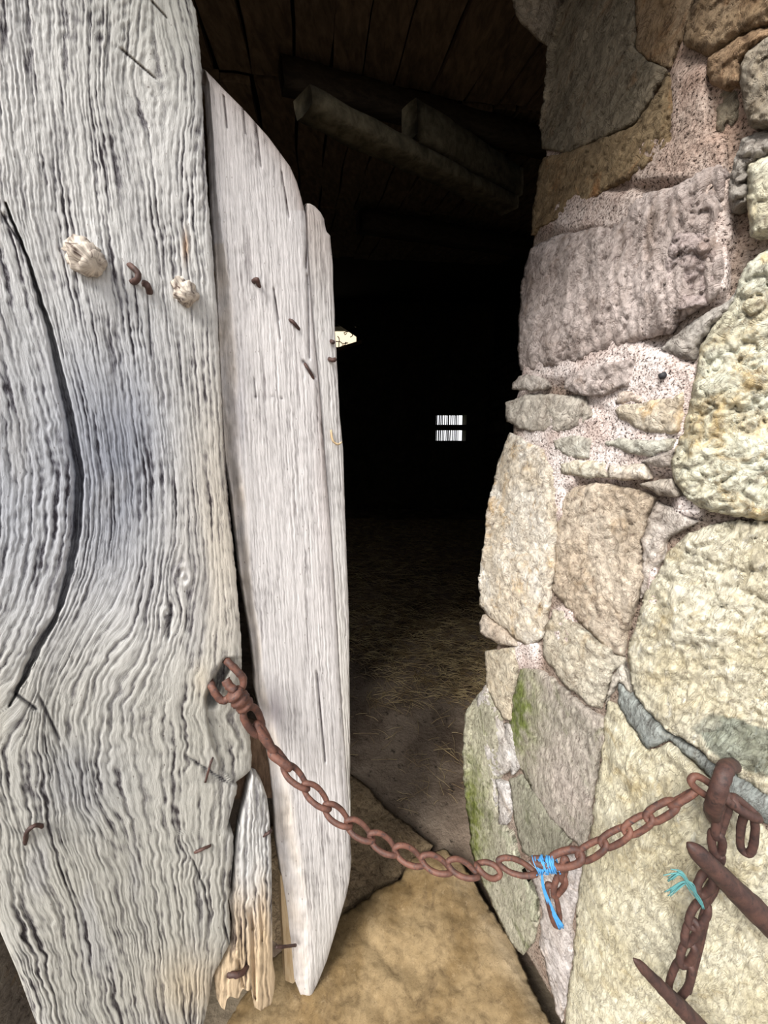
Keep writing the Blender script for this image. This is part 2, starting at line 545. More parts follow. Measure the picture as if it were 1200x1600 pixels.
hw = empty('window_2', (-.9, YB, 3.46), kind='structure', label='broken opening high in the far gable, twigs across it')
for i in range(9):
    a = np.array([random.uniform(-1.15, -.60), YB - .05, random.uniform(3.42, 3.86)])
    path = [a]
    dirv = np.array([random.uniform(-1, 1), 0, random.uniform(-.8, .8)])
    for j in range(7):
        dirv = dirv + np.array([random.uniform(-.5, .5), random.uniform(-.2, .2), random.uniform(-.5, .5)])
        path.append(path[-1] + dirv / np.linalg.norm(dirv) * .05)
    V, Fc = tube_vf(path, .010, 5); mesh_obj('twig', V, Fc, M_BAR, hw)
M_LEDGE = simple_wood('ledge_wood', (.15, .09, .05), (.3, .2, .12))
def rot_box_obj(name, c, s, ang, mat, parent):
    V, Fc = box_vf(c, s, rot=Matrix.Rotation(ang, 3, 'Y')); return mesh_obj(name, V, Fc, mat, parent, smooth=False)
rot_box_obj('slipped_board', (-.80, YB - .06, 3.87), (.72, .05, .14), .55, M_BAR, hw)
rot_box_obj('sill', (-.82, YB - .08, 3.43), (.75, .12, .07), -.28, M_LEDGE, hw)

V, Fc = box_vf((-1.6, 11.5, 2.6), (4.5, .3, 5.6))  # added backdrop behind the opening; its cream colour stands in for sunlight
mesh_obj('outside_backdrop', V, Fc, NT('cream_backdrop').done((.80, .66, .48), .9), smooth=False, kind='structure', label='added cream backdrop beyond the gable opening, sunlight put into its colour')

# ------------------------------------------------------------------ door leaf
def strip(name, mat, xl, xr, ytop, ybot, nx, ny, hf, uvf, tintf, thick=.035, parent=None, **kw):
    s = np.linspace(0, 1, nx); t = np.linspace(0, 1, ny)
    S, T = np.meshgrid(s, t)
    Yp = ytop(S) + (ybot(S) - ytop(S)) * T
    Xp = xl(Yp) + (xr(Yp) - xl(Yp)) * S
    X = Xp.ravel(); Y = Yp.ravel()
    h, groove = hf(X, Y, S.ravel(), T.ravel())
    P = on_door(X, Y, h)
    uv = uvf(X, Y)
    tint = tintf(X, Y)
    idx = np.arange(nx * ny).reshape(ny, nx)
    q = np.stack([idx[:-1, :-1], idx[1:, :-1], idx[1:, 1:], idx[:-1, 1:]], -1).reshape(-1, 4)
    loop = np.concatenate([idx[0, :], idx[1:, -1], idx[-1, -2::-1], idx[-2:0:-1, 0]])
    n0 = nx * ny
    Pb = P[loop] - DN * thick * .98
    m = len(loop)
    j = np.arange(m); j2 = (j + 1) % m
    side = np.stack([loop[j], loop[j2], n0 + j2, n0 + j], -1)
    faces = q.tolist() + side.tolist()
    # closed back: strips between the left and right edges
    right = list(range(nx - 1, nx - 1 + ny)); left = [0] + list(range(m - 1, m - ny + 1, -1))
    for i in range(ny - 2):
        faces.append((n0 + left[i], n0 + right[i], n0 + right[i + 1], n0 + left[i + 1]))
    allP = np.concatenate([P, Pb])
    return mesh_obj(name, allP, faces, mat, parent, uv=np.concatenate([uv, uv[loop]]),
                    attrs={'groove': np.concatenate([groove, groove[loop] * .6])},
                    cols={'tint': np.concatenate([tint, tint[loop]])}, **kw)

door = empty('door_1', tuple(DP0 + np.array([-.13, -.08, .15])), kind='structure', label='weathered silver-grey plank door standing ajar on the left')

# grain guides: x of one growth line at rows of the door
GY = [-60, 0, 150, 330, 470, 580, 650, 740, 830, 900, 950, 1010, 1075, 1130, 1200, 1300, 1400, 1500, 1640]
G = np.array([
    [-190, -185, -175, -165, -150, -130, -120, -115, -118, -125, -140, -165, -190, -210, -200, -170, -140, -100, -60],
    [-20, -15, 0, 22, 60, 90, 108, 123, 120, 104, 88, 58, 26, 0, -20, -5, 20, 50, 85],
    [110, 115, 125, 140, 160, 178, 188, 200, 204, 195, 178, 140, 92, 70, 90, 130, 160, 185, 215],
    [215, 222, 226, 240, 256, 268, 276, 284, 286, 280, 276, 262, 238, 225, 235, 248, 262, 275, 290],
    [300, 302, 317, 326, 338, 344, 347, 353, 361, 369, 373, 377, 382, 388, 392, 372, 364, 362, 330]], float)
GU = np.array([-.15, .0, .11, .205, .30])
def grain_u(X, Y):
    offs = (-24, -12, 0, 12, 24)
    gx = [sum(np.interp(Y + o, GY, G[k]) for o in offs) / 5 for k in range(5)]
    # knots push the lines aside
    dx = np.zeros_like(X)
    for kx, ky, r, a in ((286, 900, 26, 13), (262, 962, 20, 12), (20, 1140, 60, 26), (120, 1235, 50, -16), (240, 130, 70, 30), (60, 1420, 60, 18), (300, 1120, 40, -12), (190, 1010, 45, 14)):
        rx = (X - kx); ry = (Y - ky) / 1.5
        dx -= a * (rx / r) * np.exp(-(rx * rx + ry * ry) / (r * r)) * 1.6
    Xw = X + dx
    u = np.zeros_like(X)
    u = GU[0] + (Xw - gx[0]) / (gx[1] - gx[0]) * (GU[1] - GU[0])
    for k in range(1, 4):
        f = (Xw - gx[k]) / (gx[k + 1] - gx[k])
        uk = GU[k] + f * (GU[k + 1] - GU[k])
        u = np.where(Xw > gx[k], uk, u)
    return u
def grain_h(u, v, wav, seed=0.0, fr=1.0):
    u = u + wav * n2(u * 16 * fr, v * 22, seed + 3) + wav * .5 * n2(u * 40, v * 55, seed + 8)
    u = u + .0016 * n2(u * 120, v * 90, seed + 14)
    g = n2(u * 215 * fr, v * 6, seed) + .4 * n2(u * 340 * fr, v * 14, seed + 1) + .38 * n2(u * 85, v * 75, seed + 2) + .08
    prof = sstep(-.64, .44, g)
    prof = 1 - (1 - prof) * (.62 + .42 * sstep(-.35, .45, n2(u * 24, v * 7, seed + 12)))
    fine = n2(u * 300 * fr, v * 26, seed + 5)
    return prof, fine

xl1 = curve([(-60, -150), (1180, -150), (1330, -60), (1455, 0), (1520, 28), (1600, 57), (1640, 72)])
xr1_ = curve([(-60, 292), (0, 299), (18, 306), (60, 311), (110, 315), (200, 318), (300, 324), (400, 333), (500, 340), (600, 345), (700, 350), (750, 354),
             (800, 358), (850, 364), (900, 369), (950, 373), (1000, 377), (1050, 378), (1100, 383), (1150, 390), (1180, 394), (1203, 392), (1213, 381), (1222, 368),
             (1228, 371), (1240, 369), (1270, 360), (1295, 355), (1306, 365), (1340, 364), (1392, 360), (1407, 356), (1440, 360), (1475, 359), (1500, 346), (1527, 332), (1560, 327), (1595, 319), (1640, 308)])
xr1 = lambda y: xr1_(y) + 1.2 * n2(y * .05, y * 0 + 2.2) + .8 * n2(y * .16, y * 0 + 7)
crk = smooth_curve([(318, 8), (400, 42), (460, 60), (520, 80), (580, 93), (650, 110), (740, 125), (830, 121), (900, 107), (950, 93), (965, 88), (1010, 60), (1075, 30), (1110, 10)], r=8)
crw = curve([(315, 0), (330, 1.2), (400, 1.6), (460, 3), (600, 6.5), (740, 7.5), (830, 7), (900, 6), (945, 5), (958, 1.5), (972, 5), (1020, 6.5), (1060, 4.5), (1085, 1.5), (1105, 0)])
stp = curve([(1026, 352), (1040, 345), (1060, 334), (1090, 322), (1130, 324), (1170, 334), (1200, 345), (1225, 366)])
def h1(X, Y, S, T):
    u = grain_u(X, Y); v = Y / 1000
    wav = .0022 + .0035 * sstep(850, 1150, Y)
    prof, fine = grain_h(u, v, wav)
    # irregular weathering: grooves run out in places
    dep = .55 + .45 * sstep(-.5, .5, n2(u * 9, v * 3, 21))
    h = .0034 * prof * dep + .0009 * fine + .003 * n2(u * 8, v * 3, 9)
    wy = crk(Y) + 2 * n2(Y * .06, Y * 0 + 4)
    d = np.abs(X - wy) - crw(Y) * .8
    cut = (1 - sstep(-1.0, 2.4, d)) * (crw(Y) > .05)
    # the left lip of the split is worn away in a slope
    lip = np.clip(1 - (wy - crw(Y) - X) / (crw(Y) * 1.3 + .1), 0, 1) * (X < wy)
    h = h - .026 * cut - .006 * lip * (crw(Y) > 2)
    # sunk, split-off sliver below the staple
    inr = (Y > 1026) & (Y < 1226)
    low = sstep(-1.5, 2.5, X - stp(Y)) * inr
    h = h - .010 * low * (1 - .4 * sstep(1120, 1220, Y))
    pit = np.exp(-((X - stp(Y) - 8) / 9.0) ** 4) * sstep(1028, 1042, Y) * (1 - sstep(1085, 1112, Y))
    h = h - .034 * pit
    # extra splits
    for x0, y0, x1, y1, w, dp in ((187, 75, 245, 125, 1.6, .006), (0, 330, 42, 398, 1.6, .005), (230, 455, 236, 560, 1.2, .005), (290, 1180, 360, 1225, 2, .006),
                                  (262, 1000, 268, 940, 3, .008), (20, 1080, 60, 1110, 2.5, .008), (60, 1085, 95, 1160, 2.5, .006), (235, 0, 262, 30, 1.5, .005),
                                  (300, 1340, 322, 1395, 1.6, .006), (85, 480, 100, 560, 1.1, .004), (370, 1530, 350, 1440, 1.5, .006)):
        L2 = (x1 - x0) ** 2 + (y1 - y0) ** 2
        t = np.clip(((X - x0) * (x1 - x0) + (Y - y0) * (y1 - y0)) / L2, 0, 1)
        dd = np.hypot(X - x0 - t * (x1 - x0), Y - y0 - t * (y1 - y0))
        kk = np.exp(-(dd / w) ** 2) * np.minimum(1, 8 * np.minimum(t + .03, 1.03 - t))
        h = h - dp * kk; prof = prof * (1 - .8 * kk)
    for kx, ky, r in ((286, 900, 14), (262, 960, 9)):
        rr = np.hypot((X - kx), (Y - ky) / 1.3) / r
        h = h + .003 * np.exp(-rr * rr) * np.cos(rr * 7)
    edge = np.exp(-(xr1(Y) - X) / 5.0)
    h = h - .006 * edge
    edl = np.exp(-(X - xl1(Y)) / 8.0) * (Y > 1250)
    h = h - .012 * edl
    return h, prof * (1 - .55 * cut) * (1 - .6 * pit)
def gauss(X, Y, cx, cy, rx, ry): return np.exp(-((X - cx) / rx) ** 2 - ((Y - cy) / ry) ** 2)
def mixc(c, m, k): return c * (1 - m[:, None]) + np.array(k) * m[:, None]
def tint_1(X, Y):
    c = np.ones((len(X), 3))
    nz = .5 + .5 * n2(X * .012, Y * .004, 3)
    c = mixc(c, np.clip(gauss(X, Y, 170, 720, 110, 210) * (.55 + .6 * nz), 0, 1), (.42, .46, .58))
    c = mixc(c, np.clip(.8 * gauss(X, Y, 20, 760, 80, 280) * (.6 + .5 * nz), 0, 1), (.46, .50, .60))
    c = mixc(c, .55 * sstep(30, 330, X) * sstep(300, 900, Y) * gauss(X, Y, 350, 750, 60, 400), (1.0, .86, .66))
    c = mixc(c, .85 * sstep(900, 1150, Y) * (.75 + .35 * nz), (.66, .645, .58))
    c = mixc(c, np.clip(.5 * sstep(.1, .6, n2(X * .018, Y * .007, 31)), 0, 1), (.66, .66, .68))
    c = mixc(c, .7 * (1 - sstep(0, 260, Y)) * sstep(20, 300, X), (.82, .82, .75))
    c = mixc(c, .5 * gauss(X, Y, 120, 1220, 100, 80), (.70, .72, .76))
    c = mixc(c, .7 * gauss(X, Y, 300, 1540, 60, 50), (.95, .78, .55))
    c = mixc(c, .8 * gauss(X, Y, 290, 385, 5, 22), (.85, .5, .25))
    c = mixc(c, .8 * gauss(X, Y, 315, 1062, 14, 30), (.9, .82, .68))
    return c * (.92 + .10 * nz)[:, None]
strip('plank', M_WOOD1, xl1, xr1, lambda s: -60 + 0 * s, lambda s: 1640 + 0 * s, 360, 640, h1,
      lambda X, Y: np.stack([grain_u(X, Y), Y / 1000], -1), tint_1, .04, door, label='widest grey plank, swirling grain and a long curved split')

# split-off corner piece of the widest plank
xlf = curve([(1205, 394), (1215, 392), (1250, 384), (1290, 375), (1330, 369), (1392, 363), (1407, 358), (1440, 363), (1475, 362), (1500, 349), (1527, 335), (1545, 337), (1580, 341)])
xrf = curve([(1205, 397), (1214, 403), (1224, 410), (1245, 417), (1275, 421), (1325, 424), (1425, 425), (1500, 426), (1525, 430), (1580, 427)])
ybf = lambda s: np.interp(s, [0, .06, .12, .17, .24, .38, .46, .55, .62, .66, .78, .86, .96, 1], [1560, 1574, 1579, 1563, 1557, 1561, 1545, 1549, 1545, 1574, 1580, 1574, 1570, 1545]) - 0
def hfrag(X, Y, S, T):
    u = X / 1000; v = Y / 1000
    prof, fine = grain_h(u, v, .004, 40, .9)
    h = .0055 * prof + .0012 * fine + .004 * n2(u * 30, v * 8, 44) - .008
    h = h - .008 * np.exp(-S * 12) - .008 * np.exp(-(1 - S) * 12) - .006 * (1 - sstep(0, .06, T))
    for x0, y0, x1, y1, w, dp in ((393, 1420, 398, 1560, 2.5, .014), (372, 1500, 380, 1540, 2, .01), (405, 1400, 410, 1470, 1.5, .008), (388, 1425, 395, 1450, 4, .01)):
        L2 = (x1 - x0) ** 2 + (y1 - y0) ** 2
        t = np.clip(((X - x0) * (x1 - x0) + (Y - y0) * (y1 - y0)) / L2, 0, 1)
        dd = np.hypot(X - x0 - t * (x1 - x0), Y - y0 - t * (y1 - y0)); h = h - dp * np.exp(-(dd / w) ** 2)
    return h, prof
def tint_f(X, Y):
    c = np.ones((len(X), 3)) * .95
    return mixc(c, .85 * sstep(1330, 1500, Y + 60 * n2(X * .05, Y * .01, 2)), (1.0, .74, .45))
strip('plank_fragment', M_WOOD1, xlf, xrf, lambda s: 1212 + 6 * np.abs(s - .3), ybf, 60, 170, hfrag,
      lambda X, Y: np.stack([X / 1000, Y / 1000], -1), tint_f, .03, door, label='rotted brown-ended splinter of the widest plank')

# second plank with the slanting top and bevelled near edge
xl2 = curve([(108, 317), (130, 324), (200, 328), (330, 333), (450, 340), (560, 344), (650, 348), (720, 353), (760, 361), (830, 369), (900, 377), (950, 385), (990, 392),
             (1040, 398), (1080, 400), (1120, 409), (1165, 416), (1200, 423), (1260, 429), (1320, 433), (1370, 441), (1420, 449), (1480, 456), (1530, 460), (1553, 469), (1566, 479)])
xr2 = curve([(108, 319), (124, 335), (140, 350), (170, 380), (215, 420), (260, 453), (285, 464), (310, 471), (335, 477), (400, 481), (500, 488), (600, 498), (700, 506), (800, 514),
             (900, 521), (1000, 527), (1100, 533), (1190, 540), (1260, 545), (1345, 549), (1375, 546), (1400, 541), (1450, 526), (1500, 511), (1535, 497), (1553, 488), (1566, 480)])
bev = curve([(100, 3), (300, 7), (400, 16), (480, 24), (600, 28), (700, 24), (800, 20), (950, 14), (1050, 14), (1120, 18), (1200, 24), (1300, 34), (1420, 36), (1500, 30), (1566, 12)])
def h2(X, Y, S, T):
    u = X / 1000 + .012 * np.sin(Y / 260) * 0 - Y / 1000 * .055; v = Y / 1000
    prof, fine = grain_h(u, v, .0012, 60, 1.5)
    l = xl2(Y); w = bev(Y) * (1 + .15 * n2(Y * .03, Y * 0 + 1))
    f = np.clip((X - l) / w, 0, 1)
    b = (1 - sstep(0, 1, f)) ** .9
    rough = fbm(np.stack([X * .06, Y * .05, X * 0], -1), 3)
    onb = (1 - sstep(.75, 1.05, (X - l) / w))
    h = .0013 * prof * (1 - onb) + .0007 * fine - .022 * b + onb * .0025 * rough + .0025 * n2(u * 12, v * 3, 66)
    h = h - .006 * np.exp(-(xr2(Y) - X) / 4.0)
    gr = .36 + .64 * prof
    gr = gr * (1 - onb) + onb * (.85 + .25 * rough)
    for x0, y0, x1, y1, w2, dp in ((428, 452, 438, 530, 1.2, .005), (430, 465, 436, 500, 1, .004), (397, 590, 400, 622, .9, .004), (425, 620, 441, 622, .9, .004), (398, 620, 408, 621, .9, .004),
                                   (495, 1050, 508, 1190, 1.6, .007), (480, 430, 484, 560, 1.5, .006), (474, 565, 492, 590, 2, .006), (483, 300, 478, 420, 1.2, .005),
                                   (350, 150, 355, 200, 1.5, .004), (400, 190, 408, 260, 1.4, .004), (440, 270, 452, 340, 1.4, .004), (380, 170, 384, 210, 1.2, .004)):
        L2 = (x1 - x0) ** 2 + (y1 - y0) ** 2
        t = np.clip(((X - x0) * (x1 - x0) + (Y - y0) * (y1 - y0)) / L2, 0, 1)
        dd = np.hypot(X - x0 - t * (x1 - x0), Y - y0 - t * (y1 - y0)); kk = np.exp(-(dd / w2) ** 2)
        h = h - dp * kk; gr = gr * (1 - .8 * kk)
    h = h - .018
    return h, gr
def tint_2(X, Y):
    c = np.ones((len(X), 3)) * np.array([1.0, .99, 1.0])
    l = xl2(Y); onb = (1 - sstep(.7, 1.2, (X - l) / bev(Y)))
    c = mixc(c, onb * .55 * (Y > 380) * (.5 + .5 * n2(X * .05, Y * .02, 5)), (1.0, .84, .62))
    dtop = np.abs(X - xr2(Y))
    c = mixc(c, .6 * np.exp(-dtop / 14.0) * (Y < 330), (.55, .42, .35))
    c = mixc(c, .5 * (1 - sstep(90, 330, Y)), (.72, .66, .62))
    c = mixc(c, .35 * gauss(X, Y, 372, 650, 12, 80), (.5, .5, .6))
    c = mixc(c, .6 * gauss(X, Y, 430, 1110, 14, 30), (.45, .4, .45))
    c = mixc(c, .4 * gauss(X, Y, 510, 650, 14, 200), (.75, .62, .6))
    c = mixc(c, .35 * sstep(1250, 1500, Y) * (1 - onb), (.80, .78, .68))
    return c
strip('plank', M_WOOD2, xl2, xr2, lambda s: 108 + 0 * s, lambda s: 1566 + 0 * s, 130, 480, h2,
      lambda X, Y: np.stack([X / 1000 - Y / 1000 * .055, Y / 1000], -1), tint_2, .028, door, label='paler plank with slanting top and pointed foot')

# narrow third board at the free edge
xl3 = curve([(318, 478), (400, 481), (500, 488), (600, 498), (700, 506), (800, 514), (900, 521), (1000, 527), (1100, 533), (1190, 540), (1260, 545), (1300, 546)])
xr3_ = curve([(318, 484), (322, 492), (332, 501), (342, 506), (350, 507), (362, 510), (368, 516), (400, 519), (500, 523), (560, 526), (650, 531), (700, 536), (800, 539), (880, 542), (950, 545), (1050, 546), (1150, 547), (1300, 548)])
xr3 = lambda y: xr3_(y) + .9 * n2(y * .03, y * 0 + 9)
def h3(X, Y, S, T):
    u = X / 1000 - Y / 1000 * .055; v = Y / 1000
    prof, fine = grain_h(u, v, .0012, 80, 1.5)
    h = .0018 * prof + .0006 * fine - .024 - .006 * np.exp(-S * 14) - .004 * np.exp(-(1 - S) * 10)
    return h, .35 + .6 * prof
def tint_3(X, Y):
    c = np.ones((len(X), 3)) * .92
    c = mixc(c, .6 * (1 - sstep(320, 520, Y)), (.68, .58, .52))
    return mixc(c, .3 * sstep(800, 1100, Y), (.85, .8, .66))
strip('plank', M_WOOD2, xl3, xr3, lambda s: 318 + 0 * s, lambda s: 1300 + 0 * s, 40, 330, h3,
      lambda X, Y: np.stack([X / 1000 - Y / 1000 * .055, Y / 1000], -1), tint_3, .028, door, label='narrow board at the free edge of the door')

# back ledges holding the planks, seen through the gaps
def door_piece(name, poly, h, thick, mat, **kw):
    poly = np.array(poly, float)
    P = on_door(poly[:, 0], poly[:, 1], h); n = len(P)
    P2 = P - DN * thick
    Fs = [tuple(range(n))[::-1], tuple(range(n, 2 * n))] + [(i, (i + 1) % n, n + (i + 1) % n, n + i) for i in range(n)]
    V = np.concatenate([P, P2])
    return mesh_obj(name, V, Fs, mat, door, smooth=False, **kw)
M_LEDGEW = simple_wood('ledge_brown', (.09, .055, .035), (.2, .13, .085), (8, 60, 8), 3)
M_PALEW = simple_wood('fresh_splinter', (.42, .30, .17), (.55, .43, .28), (60, 60, 6), 2)
door_piece('ledge', [(-120, 1085), (300, 1120), (500, 1150), (535, 1155), (535, 1235), (500, 1245), (300, 1250), (-120, 1240)], -.056, .03, M_LEDGEW)
door_piece('ledge', [(-120, 390), (300, 420), (500, 440), (505, 500), (300, 500), (-120, 480)], -.056, .03, M_LEDGEW)
door_piece('batten', [(438, 1368), (452, 1372), (462, 1440), (466, 1530), (457, 1537), (446, 1532), (443, 1470), (440, 1420)], -.044, .02, M_PALEW, label='strip of fresher yellow wood behind the planks')

# pegs, nails and the bits of iron in the door
def peg(pts, r, tiltseed):
    """knobbly wooden peg end; pts: pixel of root and tip"""
    A = on_door(float(pts[0][0]), float(pts[0][1]), -.010); B = on_door(float(pts[1][0]), float(pts[1][1]), .026)
    path = np.array([A + (B - A) * t for t in np.linspace(0, 1, 14)])
    tt = np.linspace(0, 1, 14)
    rad = r * np.array([1.0, 1, 1.02, 1.03, 1.04, 1.02, 1, .98, .95, .90, .84, .76, .62, .35])
    V, Fc = tube_vf(path, rad, 26)
    C = np.repeat(path, 26, 0)
    nz = fbm(V * 75 + tiltseed, 4)
    V = C + (V - C) * (1 + .42 * nz)[:, None]
    uv = np.stack([np.tile(np.arange(26) / 26 * .05, 14), np.repeat(tt * .03, 26)], -1)
    return mesh_obj('peg', V, Fc, M_WOOD2, door, uv=uv, attrs={'groove': np.clip(.55 + fbm(V * 160, 3) * .9, 0, 1)}, cols={'tint': np.ones((len(V), 3)) * np.array([.95, .86, .74])})
peg(((124, 398), (148, 414)), .0225, 3.3)
peg(((284, 453), (297, 464)), .0175, 9.1)
def door_wire(name, pts, r, hs, mat=M_RUSTD, seg=8, **kw):
    P = np.array([on_door(float(p[0]), float(p[1]), h) for p, h in zip(pts, hs)])
    V, Fc = tube_vf(crm(P, 5), r, seg, lump=.25)
    return mesh_obj(name, V, Fc, mat, door, **kw)
# bent nails
door_wire('nail', [(201, 414), (208, 418), (216, 428), (213, 438), (204, 441)], .0042, [.0, .014, .018, .014, .0])
door_wire('nail', [(226, 443), (231, 447), (234, 458)], .0052, [.004, .012, .0])
door_wire('nail', [(396, 440), (402, 437), (405, 448)], .0040, [-.018, -.006, -.018])
door_wire('nail', [(452, 500), (459, 504), (467, 515)], .0035, [-.018, -.010, -.018])
door_wire('nail', [(476, 568), (482, 577), (490, 592)], .003, [-.018, -.012, -.018])
door_wire('nail', [(517, 533), (521, 535)], .0042, [-.024, -.010])
door_wire('nail', [(514, 561), (520, 563), (524, 561)], .0045, [-.024, -.012, -.012])
door_wire('nail', [(40, 1318), (42, 1300), (55, 1290), (68, 1291)], .0035, [.0, .012, .014, .0])
door_wire('nail', [(333, 1180), (326, 1203), (321, 1222)], .0024, [.0, .008, .004])
door_wire('nail', [(304, 1332), (316, 1327), (329, 1321)], .003, [.002, .008, .004])
door_wire('nail', [(356, 1522), (368, 1523), (380, 1519), (388, 1507)], .0065, [-.006, .006, .004, -.010])
door_wire('nail', [(412, 1306), (419, 1302), (424, 1297)], .0035, [-.006, .002, -.004])
door_wire('nail', [(431, 1479.5), (445, 1479), (462, 1477)], .0034, [-.01, -.01, -.03], label='rusty nail sticking out sideways past the pale plank')
V, Fc = tube_vf(crm([on_door(517., 672., -.02), on_door(520., 688., -.012), on_door(527., 694., -.01), on_door(534., 691., -.01)], 5), .0025, 6, lump=.3)
mesh_obj('splinter', V, Fc, M_PALEW, door)

# ------------------------------------------------------------------ stone wall on the right
CA = {
 'cream': ((.68, .585, .46), (.80, .74, .65), (.60, .40, .19)),
 'creamy': ((.66, .59, .43), (.80, .745, .60), (.52, .42, .25)),
 'buff': ((.56, .47, .37), (.68, .60, .50), (.46, .36, .25)),
 'fold': ((.44, .385, .345), (.58, .525, .48), (.34, .275, .225)),
 'brown': ((.22, .145, .085), (.29, .205, .13), (.34, .16, .07)),
 'tan': ((.29, .19, .10), (.36, .26, .16), (.28, .14, .06)),
 'dark': ((.19, .165, .12), (.26, .225, .165), (.22, .15, .09)),
 'green': ((.42, .41, .33), (.54, .51, .43), (.28, .29, .19)),
 'mossy': ((.44, .40, .31), (.60, .54, .44), (.17, .18, .08)),
 'slate': ((.23, .25, .235), (.34, .36, .335), (.34, .32, .25)),
 'pale': ((.54, .49, .44), (.64, .60, .56), (.48, .40, .32)),
}
SM = {k: stone_mat('stone_' + k, *v, streak=(k in ('creamy', 'green', 'mossy', 'slate')), speck=.30, soft=(.7 if k == 'creamy' else 1.0)) for k, v in CA.items()}

def chaikin(P, it=2):
    for _ in range(it):
        Q = np.roll(P, -1, 0)
        P = np.stack([.75 * P + .25 * Q, .25 * P + .75 * Q], 1).reshape(-1, 2)
    return P
def resample(P, step):
    Q = np.concatenate([P, P[:1]]); seg = np.linalg.norm(np.diff(Q, axis=0), axis=1)
    cs = np.concatenate([[0], np.cumsum(seg)]); n = max(8, int(cs[-1] / step))
    t = np.linspace(0, cs[-1], n, endpoint=False)
    return np.stack([np.interp(t, cs, Q[:, 0]), np.interp(t, cs, Q[:, 1])], -1)
def inside(P, X, Y):
    r = np.zeros(len(X), bool); n = len(P)
    for i in range(n):
        x0, y0 = P[i]; x1, y1 = P[(i + 1) % n]
        c = ((y0 > Y) != (y1 > Y))
        if y1 != y0: r ^= c & (X < (x1 - x0) * (Y - y0) / (y1 - y0) + x0)
    return r
def dist_poly(P, X, Y):
    d = np.full(len(X), 1e9); n = len(P)
    for i in range(n):
        a = P[i]; b = P[(i + 1) % n]; ab = b - a; L = ab @ ab + 1e-9
        t = np.clip(((X - a[0]) * ab[0] + (Y - a[1]) * ab[1]) / L, 0, 1)
        d = np.minimum(d, np.hypot(X - a[0] - t * ab[0], Y - a[1] - t * ab[1]))
    return d

